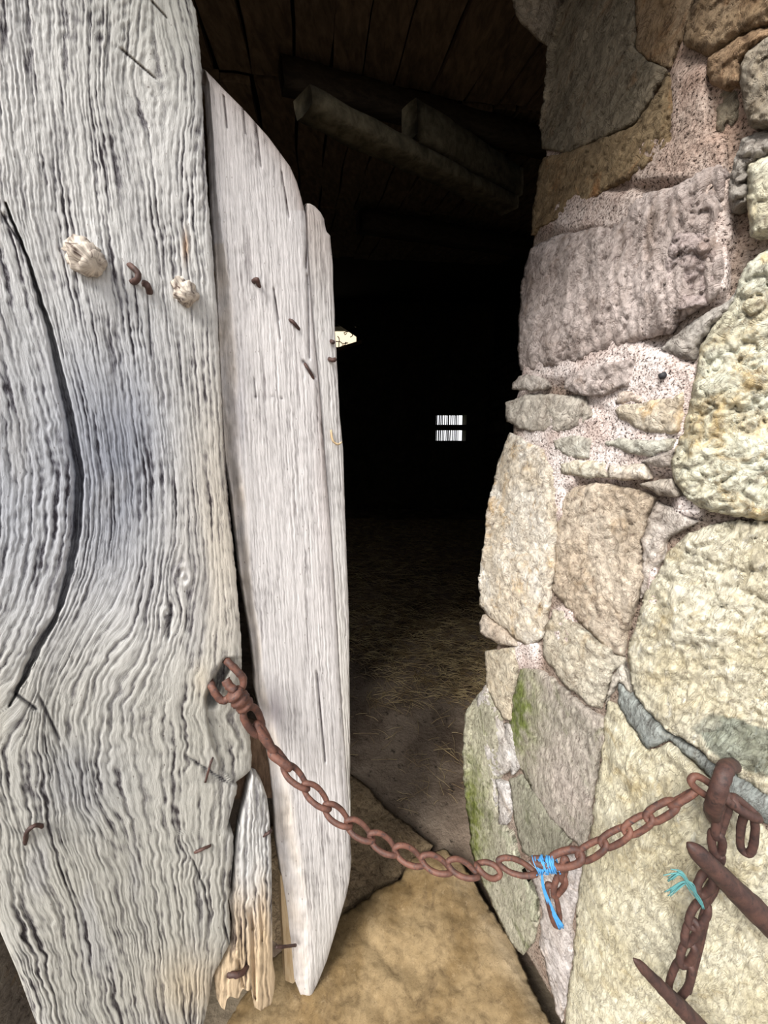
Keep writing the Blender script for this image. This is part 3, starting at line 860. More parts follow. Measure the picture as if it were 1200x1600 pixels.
def stone_mesh(poly, surf, step=3.6, bulge=.016, rnd=12.0, amp=1.0, back=(.85, .5, 0), depth=.09, seed=0, streak=None, base=0.0, shrink=0.2, tilt=(0, 0), ridge=1.0):
    P = np.array(poly, float)
    P = resample(P, step)
    ctr = P.mean(0)
    # natural wobble of the outline
    w = n2(P[:, 0] * .06, P[:, 1] * .06, seed) * 2.6 + n2(P[:, 0] * .16, P[:, 1] * .16, seed + 4) * 1.6
    nrm = np.roll(P, -1, 0) - np.roll(P, 1, 0); nrm = np.stack([nrm[:, 1], -nrm[:, 0]], -1); nrm /= np.linalg.norm(nrm, axis=1)[:, None] + 1e-9
    area = .5 * np.sum(P[:, 0] * np.roll(P[:, 1], -1) - np.roll(P[:, 0], -1) * P[:, 1])
    if area < 0: nrm = -nrm
    P = P + nrm * (w - shrink)[:, None]
    x0, y0 = P.min(0); x1, y1 = P.max(0)
    gx, gy = np.meshgrid(np.arange(x0, x1, step), np.arange(y0, y1, step * .9))
    gx[1::2] += step / 2
    X = gx.ravel() + RNG.uniform(-.2, .2, gx.size) * step; Y = gy.ravel() + RNG.uniform(-.2, .2, gx.size) * step
    m = inside(P, X, Y); X, Y = X[m], Y[m]
    d = dist_poly(P, X, Y); m = d > step * .55; X, Y, d = X[m], Y[m], d[m]
    nb = len(P)
    pts = [Vector((a, b)) for a, b in P] + [Vector((a, b)) for a, b in zip(X, Y)]
    r = delaunay_2d_cdt(pts, [(i, (i + 1) % nb) for i in range(nb)], [], 1, 1e-4)
    vs = np.array([(v.x, v.y) for v in r[0]]); fs = [tuple(f) for f in r[2]]
    n = len(vs)
    X, Y = vs[:, 0], vs[:, 1]
    D = dist_poly(P, X, Y)
    B = surf(X, Y, 0.0)
    q = B.copy()
    big = fbm(q * 9 + seed * 1.7, 3)
    if streak is not None:
        # split-stone relief running along one direction of the face
        sd = np.array(streak, float); sd /= np.linalg.norm(sd)
        al = q @ sd; perp = q - al[:, None] * sd
        q2 = perp * 1.0 + (al * .28)[:, None] * sd
    else:
        q2 = q
    warp = fbm(q2 * 22 + seed, 2)
    rdg = 1 - np.abs(noise(q2 * 34 + warp[:, None] * .8 + seed * 3.1)) * 2
    rdg2 = 1 - np.abs(noise(q2 * 78 + warp[:, None] + seed)) * 2
    fine = fbm(q2 * 90 + seed, 2)
    rr_ = rnd * .42
    facet = noise(q2 * 15 + warp[:, None] * .5 + seed * 5.3)
    h = base + bulge * (.62 * (1 - np.exp(-D / rr_)) + .16 * (1 - np.exp(-D / (rnd * 1.6)))) + amp * (.009 * big + .007 * np.abs(facet) - ridge * .0060 * np.clip(rdg, 0, 1) ** 4 - ridge * .0030 * np.clip(rdg2, 0, 1) ** 2 + .0016 * fine)
    h += tilt[0] * (X - ctr[0]) / 1000 + tilt[1] * (Y - ctr[1]) / 1000
    V = surf(X, Y, h)
    # boundary loop in order
    edges = {}
    for f in fs:
        for i in range(len(f)):
            a, b = f[i], f[(i + 1) % len(f)]
            edges[(a, b)] = edges.get((a, b), 0) + 1
    nxt = {a: b for (a, b) in edges if (b, a) not in edges}
    start = next(iter(nxt)); loop = [start]
    while nxt.get(loop[-1], start) != start and len(loop) <= n: loop.append(nxt[loop[-1]])
    loop = np.array(loop); m_ = len(loop)
    bk = np.array(back, float); bk /= np.linalg.norm(bk)
    cen = V[loop].mean(0)
    Lb = V[loop] + bk * depth
    Lb = cen + bk * depth + (Lb - cen - bk * depth) * .85
    V2 = np.concatenate([V, Lb, [Lb.mean(0)]])
    faces = list(fs)
    for i in range(m_):
        j = (i + 1) % m_
        faces.append((loop[j], loop[i], n + i, n + j)); faces.append((n + j, n + i, n + m_))
    faces = [tuple(int(v) for v in f[::-1]) for f in faces]
    # surface coordinates in metres: along the wall and up
    uv = np.stack([V2[:, 0] * .5 - V2[:, 1] * .85, V2[:, 2]], -1)
    return V2, faces, uv, (X, Y, n)

STONES = []   # (material, polygon, options)
def S(mat, poly, **o): STONES.append((mat, poly, o))
FW = dict(streak=None)
DG = (.25, -.2, -.9)     # direction of the split faces low on the wall
S('dark', [(854, 83), (850, 138), (842, 196), (846, 233), (883, 239), (933, 219), (990, 194), (1035, 125), (1044, 108), (1012, 95), (992, 75), (990, -20), (904, -30), (868, 20)], bulge=.012, base=.004, amp=.9)
S('brown', [(883, 239), (933, 219), (992, 196), (1030, 140), (1046, 112), (1054, 165), (1059, 233), (992, 271), (950, 292), (908, 325), (842, 356), (829, 369), (829, 346), (838, 292), (846, 247)], base=.004, bulge=.010, amp=1.2)
S('tan', [(992, -40), (1094, -40), (1076, 20), (1062, 62), (1046, 106), (1012, 95), (993, 75)], base=-.004, bulge=.008, amp=.5)
S('tan', [(1096, -40), (1240, -40), (1240, 25), (1190, 40), (1150, 58), (1105, 88), (1065, 66), (1078, 20)], bulge=.02)
S('tan', [(1106, 90), (1150, 60), (1192, 42), (1240, 28), (1240, 48), (1165, 78), (1154, 98), (1154, 130), (1132, 138), (1108, 131), (1104, 110)], bulge=.024, base=.004)
S('buff', [(1240, 46), (1200, 58), (1166, 80), (1155, 104), (1160, 165), (1172, 197), (1240, 193)], bulge=.03, base=.012, dark=.55)
S('dark', [(1118, 140), (1152, 138), (1160, 170), (1158, 186), (1126, 215), (1117, 205)], base=-.02)
S('fold', [(1147, 250), (1158, 218), (1180, 206), (1240, 194), (1240, 232), (1190, 244), (1167, 258), (1166, 320), (1142, 333), (1137, 292)], bulge=.02, amp=2.2, dark=.8)
S('cream', [(1168, 258), (1190, 246), (1240, 230), (1240, 366), (1172, 371), (1166, 325)], bulge=.035, base=.012)
S('fold', [(829, 387), (875, 365), (935, 354), (975, 322), (1010, 302), (1050, 292), (1100, 264), (1128, 252), (1143, 275), (1138, 320), (1130, 345), (1134, 390), (1140, 430), (1130, 455), (1100, 478), (1070, 495),
           (1046, 523), (1010, 530), (960, 545), (880, 570), (840, 575), (812, 580), (808, 545), (812, 480), (815, 440), (824, 402)], bulge=.03, amp=1.7, streak=(.2, -.1, -.9), rnd=22)
S('fold', [(1052, 365), (1100, 362), (1120, 400), (1122, 440), (1098, 474), (1062, 484), (1034, 452), (1040, 402)], base=.020, bulge=.010, amp=2.0)
S('fold', [(1032, 545), (1050, 527), (1100, 490), (1142, 468), (1152, 450), (1140, 485), (1110, 510), (1090, 542), (1083, 563), (1054, 558)], bulge=.02)
S('cream', [(1240, 374), (1200, 388), (1168, 412), (1152, 438), (1146, 470), (1120, 500), (1095, 540), (1085, 590), (1075, 640), (1062, 680), (1049, 720), (1051, 745), (1065, 772), (1085, 790), (1110, 800), (1150, 808), (1240, 822)],
  bulge=.032, rnd=12, base=.008, amp=1.6)
S('fold', [(800, 597), (820, 583), (854, 590), (858, 604), (833, 612), (800, 609)], base=.010, bulge=.014, rnd=6)
S('fold', [(883, 596), (908, 576), (942, 567), (992, 560), (989, 583), (983, 600), (958, 612), (942, 620), (900, 618), (881, 608)], base=.010, bulge=.016, rnd=8, amp=1.6)
S('fold', [(789, 627), (825, 615), (875, 617), (912, 618), (931, 650), (908, 667), (867, 678), (825, 674), (790, 660)], bulge=.022, rnd=9, amp=1.3)
S('cream', [(958, 640), (972, 632), (1004, 630), (1033, 621), (1067, 612), (1071, 646), (1058, 677), (1017, 677), (992, 667), (967, 652)], base=.010, bulge=.016, rnd=9)
S('cream', [(965, 613), (985, 610), (1003, 622), (1000, 628), (960, 633)], base=.010, bulge=.012, rnd=6)
S('pale', [(863, 688), (896, 680), (921, 684), (922, 717), (888, 713), (867, 702)], base=.010, bulge=.010, rnd=7)
S('pale', [(938, 692), (967, 684), (1008, 688), (1058, 684), (1050, 700), (1017, 714), (983, 709)], base=.010, bulge=.012, rnd=7)
S('cream', [(875, 725), (896, 719), (946, 721), (949, 746), (917, 748), (879, 741)], base=.010, bulge=.012, rnd=6)
S('cream', [(950, 729), (1008, 723), (1013, 750), (951, 750)], base=.010, bulge=.014, rnd=6)
S('fold', [(1000, 721), (1052, 702), (1048, 733), (1020, 728)], base=.010, bulge=.012, rnd=6)
S('fold', [(1000, 757), (1048, 745), (1060, 776), (1028, 774)], base=.010, bulge=.016, rnd=6)
S('cream', [(796, 673), (820, 688), (850, 700), (868, 735), (871, 800), (867, 883), (858, 946), (847, 998), (821, 1010), (796, 990), (767, 968), (750, 947), (747, 904), (757, 842), (760, 800), (768, 765), (780, 715)],
  bulge=.032, rnd=16, amp=1.3)
S('buff', [(754, 960), (767, 969), (796, 992), (812, 1011), (783, 1009), (751, 990), (748, 975)], base=.010, bulge=.02, rnd=6)
S('buff', [(892, 762), (933, 754), (992, 762), (1024, 775), (1017, 792), (1008, 812), (1000, 850), (1004, 905), (992, 945), (983, 988), (976, 1026), (950, 1017), (900, 967), (863, 925), (867, 883), (869, 825), (877, 785)], bulge=.016, rnd=9, amp=1.6)
S('pale', [(1026, 784), (1060, 798), (1086, 816), (1042, 842), (1030, 882), (1012, 918), (1000, 936), (1005, 880), (1003, 845), (1012, 812)], bulge=.012, rnd=10)
S('creamy', [(1240, 826), (1190, 812), (1150, 812), (1110, 820), (1075, 835), (1045, 860), (1030, 890), (1010, 922), (1003, 940), (990, 985), (980, 1020), (985, 1060), (990, 1085), (1010, 1110), (1040, 1140), (1082, 1164),
             (1112, 1190), (1145, 1207), (1180, 1232), (1240, 1272)], bulge=.020, rnd=10, base=.004, amp=1.9, patch='slate')
S('buff', [(863, 952), (883, 956), (900, 977), (933, 1002), (976, 1029), (974, 1042), (954, 1054), (946, 1083), (940, 1110), (921, 1102), (883, 1072), (867, 1050), (846, 1025), (850, 990)], bulge=.014, rnd=8, amp=1.9)
S('buff', [(758, 1017), (804, 1012), (808, 1046), (800, 1083), (798, 1126), (787, 1126), (762, 1083), (758, 1050)], base=.010, bulge=.018, rnd=9)
S('green', [(812, 1042), (846, 1046), (879, 1076), (908, 1102), (941, 1122), (943, 1154), (933, 1196), (925, 1250), (921, 1300), (912, 1328), (896, 1316), (858, 1279), (825, 1225), (800, 1183), (796, 1142), (800, 1092)], bulge=.014, rnd=8, streak=DG, amp=1.1, moss=(800, 1110, 40, 80))
S('mossy', [(725, 1114), (742, 1092), (758, 1069), (780, 1112), (787, 1160), (792, 1205), (776, 1222), (777, 1280), (797, 1300), (812, 1350), (838, 1400), (843, 1440), (836, 1472), (817, 1495), (798, 1475), (772, 1420), (754, 1380), (735, 1330), (727, 1250), (723, 1180)],
  bulge=.04, rnd=16, streak=(.3, -.3, -.9), amp=1.2, moss=(736, 1285, 24, 100))
S('pale', [(744, 1092), (758, 1071), (782, 1125), (800, 1188), (792, 1208), (774, 1216), (774, 1262), (764, 1215), (752, 1150)], base=.012, bulge=.016, rnd=6, streak=(.3, -.3, -.9), amp=1.5)
S('mossy', [(778, 1290), (797, 1302), (812, 1352), (838, 1402), (840, 1440), (828, 1440), (806, 1395), (786, 1345)], base=.016, bulge=.014, rnd=6, streak=(.3, -.3, -.9), amp=1.4)
S('pale', [(774, 1218), (792, 1225), (799, 1262), (792, 1290), (779, 1288), (777, 1250)], bulge=.020, base=.012, rnd=6)
S('pale', [(786, 1130), (798, 1132), (812, 1200), (798, 1214), (790, 1180)], bulge=.014, base=.006, rnd=6)
S('green', [(796, 1217), (815, 1210), (833, 1238), (860, 1277), (893, 1316), (876, 1336), (840, 1348), (815, 1330), (803, 1280)], bulge=.018, rnd=9, streak=DG, dark=.72)  # tint lowered to paint shade on to this ribbed stone
S('pale', [(818, 1345), (842, 1350), (878, 1338), (905, 1330), (912, 1345), (902, 1400), (893, 1440), (897, 1480), (886, 1540), (878, 1600), (870, 1585), (852, 1510), (840, 1478), (848, 1430), (836, 1385)], bulge=.022, rnd=12, streak=DG, amp=1.3)
S('creamy', [(943, 1122), (950, 1096), (966, 1100), (984, 1135), (1012, 1173), (1046, 1160), (1096, 1206), (1140, 1246), (1165, 1272), (1240, 1330), (1240, 1660), (878, 1660), (884, 1570), (895, 1500), (900, 1430), (906, 1370), (915, 1332), (925, 1290), (930, 1230), (940, 1180)],
  bulge=.020, rnd=12, streak=DG, amp=1.5)
S('slate', [(967, 1067), (987, 1087), (1033, 1139), (1100, 1177), (1158, 1219), (1240, 1276), (1240, 1318), (1150, 1252), (1100, 1205), (1046, 1158), (1012, 1171), (982, 1130), (964, 1098)], bulge=.016, rnd=9, amp=.8)
S('pale', [(975, 1030), (980, 1060), (985, 1084), (966, 1066), (950, 1090), (945, 1110), (948, 1080), (956, 1056)], bulge=.01, rnd=6, base=-.004)
S('dark', [(790, -40), (872, -40), (862, 40), (852, 72), (838, 62), (815, 38), (800, 10)], base=.010, bulge=.02, rnd=9)

# the mortar bed: one continuous surface behind the stones
sil = curve([(-80, 882), (0, 872), (80, 858), (138, 854), (196, 848), (240, 852), (300, 844), (350, 836), (400, 828), (480, 818), (578, 814), (600, 812), (640, 800), (680, 800), (760, 778), (840, 764), (940, 756), (1000, 776),
             (1060, 768), (1100, 742), (1180, 731), (1300, 737), (1380, 760), (1440, 784), (1490, 822), (1560, 862), (1600, 880), (1680, 900)])
ZONES = [(900, 560, 110, 40), (1000, 600, 80, 60), (930, 690, 110, 60), (860, 760, 30, 60), (1040, 680, 40, 60), (1075, 180, 34, 90), (1040, 250, 90, 40), (930, 330, 110, 34), (850, 290, 30, 60), (1110, 250, 30, 40),
         (820, 1025, 22, 26), (1075, 790, 24, 20), (800, 590, 50, 30), (1120, 330, 30, 70), (1020, 940, 10, 60), (1060, 640, 40, 90), (880, 990, 20, 40), (880, 740, 24, 30), (1120, 400, 20, 70)]
nx, ny = 170, 460
Sg, Tg = np.meshgrid(np.linspace(0, 1, nx), np.linspace(0, 1, ny))
Yp = (-70 + 1750 * Tg).ravel(); Xp = (sil(Yp) + 2 + (1262 - sil(Yp)) * Sg.ravel())
z = np.zeros(len(Xp))
for cx, cy, rx, ry in ZONES: z = np.maximum(z, np.exp(-((Xp - cx) / rx) ** 4 - ((Yp - cy) / ry) ** 4))
B = on_wall(Xp, Yp, 0.0)
z = np.where(z > .02, z + .22 * fbm(B * 13, 4), z)
hm = -.020 + .026 * sstep(.15, .9, z)
hm = hm + .005 * fbm(B * 25, 3) + .0022 * fbm(B * 120, 2) - .012 * np.exp(-(Xp - sil(Yp)) / 6)
V = on_wall(Xp, Yp, hm)
idx = np.arange(nx * ny).reshape(ny, nx)
q = np.stack([idx[:-1, :-1], idx[1:, :-1], idx[1:, 1:], idx[:-1, 1:]], -1).reshape(-1, 4)
loop = np.concatenate([idx[0, :], idx[1:, -1], idx[-1, -2::-1], idx[-2:0:-1, 0]])
bk = np.array([.93, .36, 0]); Vb = V[loop] + bk * .25
n0 = len(V); j = np.arange(len(loop)); j2 = (j + 1) % len(loop)
faces = q.tolist() + np.stack([loop[j], loop[j2], n0 + j2, n0 + j], -1).tolist()
right = list(range(nx - 1, nx - 1 + ny)); left = [0] + list(range(len(loop) - 1, len(loop) - ny + 1, -1))
for i in range(ny - 2): faces.append((n0 + left[i], n0 + right[i], n0 + right[i + 1], n0 + left[i + 1]))
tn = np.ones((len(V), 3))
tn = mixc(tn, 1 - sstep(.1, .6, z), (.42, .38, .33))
tn = mixc(tn, .85 * (1 - sstep(220, 470, Yp)), (.50, .42, .35))  # mortar colour dimmed towards the top, painting in the overhang's shade
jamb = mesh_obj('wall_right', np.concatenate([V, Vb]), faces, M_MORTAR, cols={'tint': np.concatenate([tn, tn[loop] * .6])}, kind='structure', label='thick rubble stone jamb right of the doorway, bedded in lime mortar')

for i, (mk, poly, o) in enumerate(STONES):
    o = dict(o); dark = o.pop('dark', 1.0); moss = o.pop('moss', None); patch = o.pop('patch', None)
    V, Fc, uv, (X, Y, n) = stone_mesh(poly, on_wall, seed=i * 2.7, **o)
    tn = np.ones((len(V), 3)) * dark
    pv = np.array([.96, .98, 1.0]) + np.random.default_rng(i).uniform(-.05, .04, 3)
    tn = tn * pv
    tf = np.ones(n)
    if moss:
        g = np.exp(-((X - moss[0]) / moss[2]) ** 2 - ((Y - moss[1]) / moss[3]) ** 2)
        g = np.clip(g * (1.0 + .8 * fbm(V[:n] * 40, 3)), 0, 1)
        tn[:n] = mixc(tn[:n], g * .95, (.34, .44, .12))
    if patch:
        # the broken grey face low on the big block
        nz = fbm(V[:n] * 30, 3)
        g = sstep(.40, .48, np.exp(-(((X - 1165) * .8 + (Y - 1165) * .5) / 90) ** 2 - ((Y - 1165 - (X - 1165) * .45) / 42) ** 2) + .10 * nz)
        tn[:n] = mixc(tn[:n], g, (.42, .48, .50))
        g2 = sstep(.45, .55, np.exp(-((X - 1080) / 50) ** 2 - ((Y - 1130) / 30) ** 2) + .35 * nz)
        tn[:n] = mixc(tn[:n], .4 * g2, (.6, .6, .6))
    mesh_obj('stone', V, Fc, SM[mk], jamb, uv=uv, cols={'tint': tn})

# pebble bedded in the mortar
V, Fc = tube_vf([on_wall(1031., 586., .010), on_wall(1036., 587., .014), on_wall(1041., 588., .010)], [.003, .0065, .003], 10, lump=.2)
mesh_obj('pebble', V, Fc, NT('black_pebble').done((.03, .03, .035), .6), jamb, label='black pebble set in the mortar')

# coarse stones of the side wall inside, glimpsed past the jamb
def on_side(px, py, h=0.0):
    px = np.asarray(px, float)
    P = on_plane(px, py, (2.3, 0, 0), (-1.0, -.0, 0)); L = np.linalg.norm(P - CAM, axis=-1)
    h = np.asarray(h, float) + np.zeros(len(P)); return P + np.array([-1., 0, 0]) * h[:, None]
yy = 0.05
while yy < 3.2:
    hh = random.uniform(.16, .30); xx = 6.4 + random.uniform(0, .3)
    a = 3.5
    while a < 8.4:
        w = random.uniform(.3, .7)
        c = np.array([2.28, a + w / 2, yy + hh / 2])
        V = []
        m = 10
        for r_, dd in ((1, 0), (.93, .045), (.6, .07)):
            for k in range(m):
                th = 2 * math.pi * (k + .5) / m
                sx = math.copysign(abs(math.cos(th)) ** .5, math.cos(th)); sz = math.copysign(abs(math.sin(th)) ** .5, math.sin(th))
                V.append(c + np.array([-dd, sx * w / 2 * r_ * .96, sz * hh / 2 * r_ * .95]) + RNG.uniform(-.01, .01, 3))
        V.append(c + np.array([-.075, 0, 0])); V = np.array(V)
        Fs = [(i * m + k, i * m + (k + 1) % m, (i + 1) * m + (k + 1) % m, (i + 1) * m + k) for i in range(2) for k in range(m)]
        Fs += [(2 * m + k, 2 * m + (k + 1) % m, 3 * m) for k in range(m)] + [tuple(range(m))[::-1]]
        mesh_obj('stone', V, Fs, M_SHELL, wall_side, smooth=False, cols={'tint': np.ones((len(V), 3)) * random.uniform(.8, 1.5)})
        a += w + .01
    yy += hh + .01

# ------------------------------------------------------------------ threshold stones
def sill_stone(name, poly, ztop, mat, label, depth, bulge=.02, seed=3, slope=0.0, holes=(), tintf=None):
    def surf(px, py, h):
        P = on_z(px, py, ztop, slope, .9)
        return P + np.array([0, 0, 1.0]) * (np.asarray(h) + np.zeros(len(P)))[:, None]
    V, Fc, uv, (X, Y, n) = stone_mesh(poly, surf, step=5.0, bulge=bulge, rnd=26, amp=.9, back=(0, 0, -1), depth=depth, seed=seed, shrink=0, ridge=.3)
    for cx, cy, rx, ry, ang, dp in holes:
        ca, sa = math.cos(ang), math.sin(ang)
        a = (X - cx) * ca + (Y - cy) * sa; b = -(X - cx) * sa + (Y - cy) * ca
        V[:n, 2] -= dp * np.exp(-(a / rx) ** 2 - (b / ry) ** 2)
    tn = np.ones((len(V), 3))
    if tintf: tn[:n] = tintf(X, Y, V[:n])
    return mesh_obj(name, V, Fc, mat, uv=np.stack([V[:, 0], V[:, 1]], -1), cols={'tint': tn}, label=label, cat='stone')
M_GOLD = stone_mat('golden_slab', (.17, .115, .055), (.26, .19, .105), (.11, .075, .04), speck=.5, bump=.22, scale=.8, soft=.45, crack=.06)
M_SILL2 = stone_mat('brown_slab', (.26, .19, .12), (.33, .25, .16), (.20, .14, .08), speck=.5, bump=.9)
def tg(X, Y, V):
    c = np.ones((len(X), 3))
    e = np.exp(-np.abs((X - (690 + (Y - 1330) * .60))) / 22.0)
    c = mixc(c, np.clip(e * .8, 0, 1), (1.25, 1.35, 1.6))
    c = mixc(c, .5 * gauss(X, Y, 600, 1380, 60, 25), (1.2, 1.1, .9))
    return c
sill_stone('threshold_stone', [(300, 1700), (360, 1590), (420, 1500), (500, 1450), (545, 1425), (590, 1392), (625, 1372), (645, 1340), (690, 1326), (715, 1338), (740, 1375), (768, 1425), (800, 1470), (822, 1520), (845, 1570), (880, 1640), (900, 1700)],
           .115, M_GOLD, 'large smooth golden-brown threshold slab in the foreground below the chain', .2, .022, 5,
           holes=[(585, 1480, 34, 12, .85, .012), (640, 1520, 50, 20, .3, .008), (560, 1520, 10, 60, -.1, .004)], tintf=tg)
sill_stone('threshold_stone', [(420, 1290), (480, 1225), (545, 1207), (580, 1235), (598, 1258), (635, 1288), (678, 1320), (652, 1334), (628, 1364), (590, 1386), (545, 1418), (500, 1444), (425, 1470), (400, 1400)],
           .055, M_SILL2, 'rough brown stone behind the golden slab, beside the door foot', .12, .02, 8)

# ------------------------------------------------------------------ chain across the doorway
A3 = on_door(395., 1127., .02)
B3 = on_plane(1100., 1228., (0, .50, 0), (0, 1.0, 0))
pn = np.cross(B3 - A3, [0, 0, 1.0]); pn /= np.linalg.norm(pn)
def on_chain(px, py): return on_plane(float(px), float(py), A3, pn)
def link_vf(A, B, width, r, roll, twist=0.0, yp=.75, lump=.09, over=1.0, seg=9, n=36, sq=.8, face=None, seed=0.0):
    """one welded link between the outer ends A and B"""
    A = np.array(A, float); B = np.array(B, float)
    ax = B - A; L = np.linalg.norm(ax); ax /= L
    c = (A + B) / 2
    view = (face if face is not None else (CAM - c)); view = view - ax * (view @ ax); view /= np.linalg.norm(view)
    sd = np.cross(ax, view)
    ca, sa = math.cos(roll), math.sin(roll)
    sd, view = sd * ca + view * sa, view * ca - sd * sa
    th = np.linspace(0, 2 * math.pi, n, endpoint=False)
    a = (L / 2 * over - r); b = max(width / 2 - r, r * .6)
    X = a * np.sign(np.cos(th)) * np.abs(np.cos(th)) ** sq; Y = b * np.sign(np.sin(th)) * np.abs(np.sin(th)) ** yp
    tw = twist * X / a
    P = c + ax * X[:, None] + sd * (Y * np.cos(tw))[:, None] + view * (Y * np.sin(tw))[:, None]
    return tube_vf(P, r, seg, True, lump, seed)
def px_size(P, px):   # metres of a pixel span at point P
    d = (P - CAM) @ np.array([0, CP, -SP]); return px * d / F
chain = empty('chain', tuple(A3), label='rusty iron chain slung across the doorway from the plank door to the jamb', cat='chain')
def add_link(parent, fn, a, b, w, r, roll=0.0, twist=.0, yp=.7, mat=M_RUST, name='chain_link', **kw):
    A = fn(*a); B = fn(*b); c = (A + B) / 2
    V, Fc = link_vf(A, B, px_size(c, w), px_size(c, r), roll, twist, yp=yp, seed=a[0] * .37)
    return mesh_obj(name, V, Fc, mat, parent, **kw)
# shackle in the plank, swivel barrel and eye
P = np.array([on_door(351., 1028., -.02), on_door(358., 1036., .004), on_door(372., 1050., .016), on_door(380., 1061., .020), on_door(379., 1073., .022), on_door(367., 1083., .022), on_door(352., 1094., .020),
              on_door(343., 1092., .016), on_door(332., 1075., .006), on_door(326., 1058., -.02)])
V, Fc = tube_vf(crm(P, 6), px_size(P[4], 5.6), 10, lump=.18)
mesh_obj('shackle', V, Fc, M_RUST, chain)
P = np.array([on_door(352., 1062., .012), on_door(358., 1072., .02), on_door(368., 1080., .03)])
V, Fc = tube_vf(crm(P, 4), px_size(P[1], 6.5), 10, lump=.3); mesh_obj('rivet', V, Fc, M_RUST, chain)
b0, b1 = on_door(363., 1080., .028), on_door(388., 1108., .028)
t = np.linspace(0, 1, 22)
rr = px_size(b0, 1) * np.array([7, 11, 13.5, 14, 14, 12, 11.5, 13, 14.5, 15, 15, 14.5, 13, 12, 12.5, 13.5, 14, 13.5, 12.5, 11, 8, 5])
V, Fc = tube_vf(b0 + (b1 - b0) * t[:, None], rr, 16, lump=.12); mesh_obj('swivel', V, Fc, M_RUST, chain)
add_link(chain, lambda x, y: on_door(float(x), float(y), .03), (383, 1103), (410, 1148), 33, 5.4, .35, .4, name='swivel_eye')
LK = [((398, 1126), (431, 1180), 21, 6.4, 1.15, .5), ((420, 1168), (457, 1204), 23, 6.6, 1.1, .6),
      ((440, 1192), (484, 1236), 25, 4.3, .35, .8), ((472, 1222), (518, 1267), 27, 4.1, .25, .9), ((504, 1255), (551, 1294), 27, 4.1, .25, .9),
      ((538, 1280), (587, 1316), 27, 4.1, .25, .9), ((574, 1301), (625, 1337), 28, 4.1, .2, .9), ((613, 1323), (667, 1353), 28, 4.1, .2, .9),
      ((654, 1338), (710, 1364), 27, 4.1, .2, .9), ((696, 1345), (752, 1371), 27, 4.1, .25, .9), ((740, 1350), (786, 1368), 26, 4.1, .3, -.9),
      ((774, 1344), (842, 1366), 26, 4.1, .2, .9), ((828, 1344), (872, 1352), 20, 4.8, .9, .3),
      ((858, 1349), (914, 1334), 28, 5.0, -.05, .3), ((901, 1343), (950, 1314), 24, 4.3, .1, .4), ((937, 1322), (988, 1294), 24, 4.3, .15, .4),
      ((973, 1303), (1022, 1274), 24, 4.3, .1, .4), ((1007, 1283), (1060, 1252), 25, 5.0, .1, .3), ((1044, 1262), (1092, 1233), 18, 5.4, 1.2, .2),
      ((1076, 1213), (1124, 1246), 30, 5.4, .0, .1)]
for a, b, w, r, roll, tw in LK: add_link(chain, on_chain, a, b, w, r, roll, tw, yp=1.15 if 430 < a[0] < 830 else .68)
# slack tail of the same chain dangling under the blue twine
def on_tail(px, py):
    return on_plane(float(px), float(py), on_chain(880, 1345), pn)
for a, b, w, r, roll, tw in [((884, 1338), (878, 1378), 17, 4.6, .9, .3), ((881, 1366), (866, 1402), 22, 4.6, .5, .6), ((857, 1379), (872, 1449), 22, 4.2, .25, .15)]:
    add_link(chain, on_tail, a, b, w, r, roll, tw)

# ------------------------------------------------------------------ staple in the wall with its short chains and pins
def on_face(px, py, y=.505): return on_plane(float(px), float(py), (0, y, 0), (0, 1.0, 0))
st = [on_face(1146, 1196, .56), on_face(1143, 1196, .52), on_face(1134, 1200, .49), on_face(1128, 1216, .478), on_face(1122, 1236, .474), on_face(1116, 1256, .478), on_face(1113, 1268, .49), on_face(1116, 1278, .53), on_face(1118, 1282, .57)]
V, Fc = tube_vf(crm(np.array(st), 6), px_size(st[4], 11.5), 16, lump=.10)
mesh_obj('iron_staple', V, Fc, M_RUSTD, label='thick rusty iron staple driven into the grey joint of the jamb', cat='staple')
short = empty('chain', tuple(on_face(1165, 1300)), label='two dangling rusty links at far right, hooked over the wall staple', cat='chain')
for a, b, w, r, roll, tw in [((1127, 1240), (1155, 1262), 22, 6.5, .8, .2), ((1140, 1248), (1186, 1278), 30, 7.0, .9, .3), ((1172, 1268), (1164, 1337), 27, 5.6, .05, .05)]:
    add_link(short, lambda x, y: on_face(x, y, .495), a, b, w, r, roll, tw, mat=M_RUSTD)
low = empty('chain', tuple(on_face(1100, 1400)), label='short rusty chain hanging down the jamb from staple to lower pin', cat='chain')
for a, b, w, r, roll, tw in [((1138, 1240), (1118, 1312), 24, 6.2, .9, .1), ((1119, 1296), (1121, 1340), 25, 6.0, .3, .5), ((1126, 1330), (1112, 1372), 20, 6, .9, .3),
                             ((1112, 1362), (1090, 1402), 26, 5.8, .3, .7), ((1118, 1376), (1098, 1418), 18, 5.6, .9, .5), ((1104, 1408), (1078, 1452), 26, 5.2, .25, .2), ((1088, 1436), (1070, 1478), 23, 5.2, .5, .6),
                             ((1082, 1470), (1064, 1512), 24, 5.2, .4, .6), ((1076, 1500), (1050, 1560), 30, 5.0, .15, .3)]:
    add_link(low, lambda x, y: on_face(x, y, .50), a, b, w, r, roll, tw, mat=M_RUSTD)
# long side wire of the lower chain
add_link(low, lambda x, y: on_face(x, y, .50), (1106, 1410), (1074, 1552), 17, 4.8, 1.1, .2, mat=M_RUSTD)

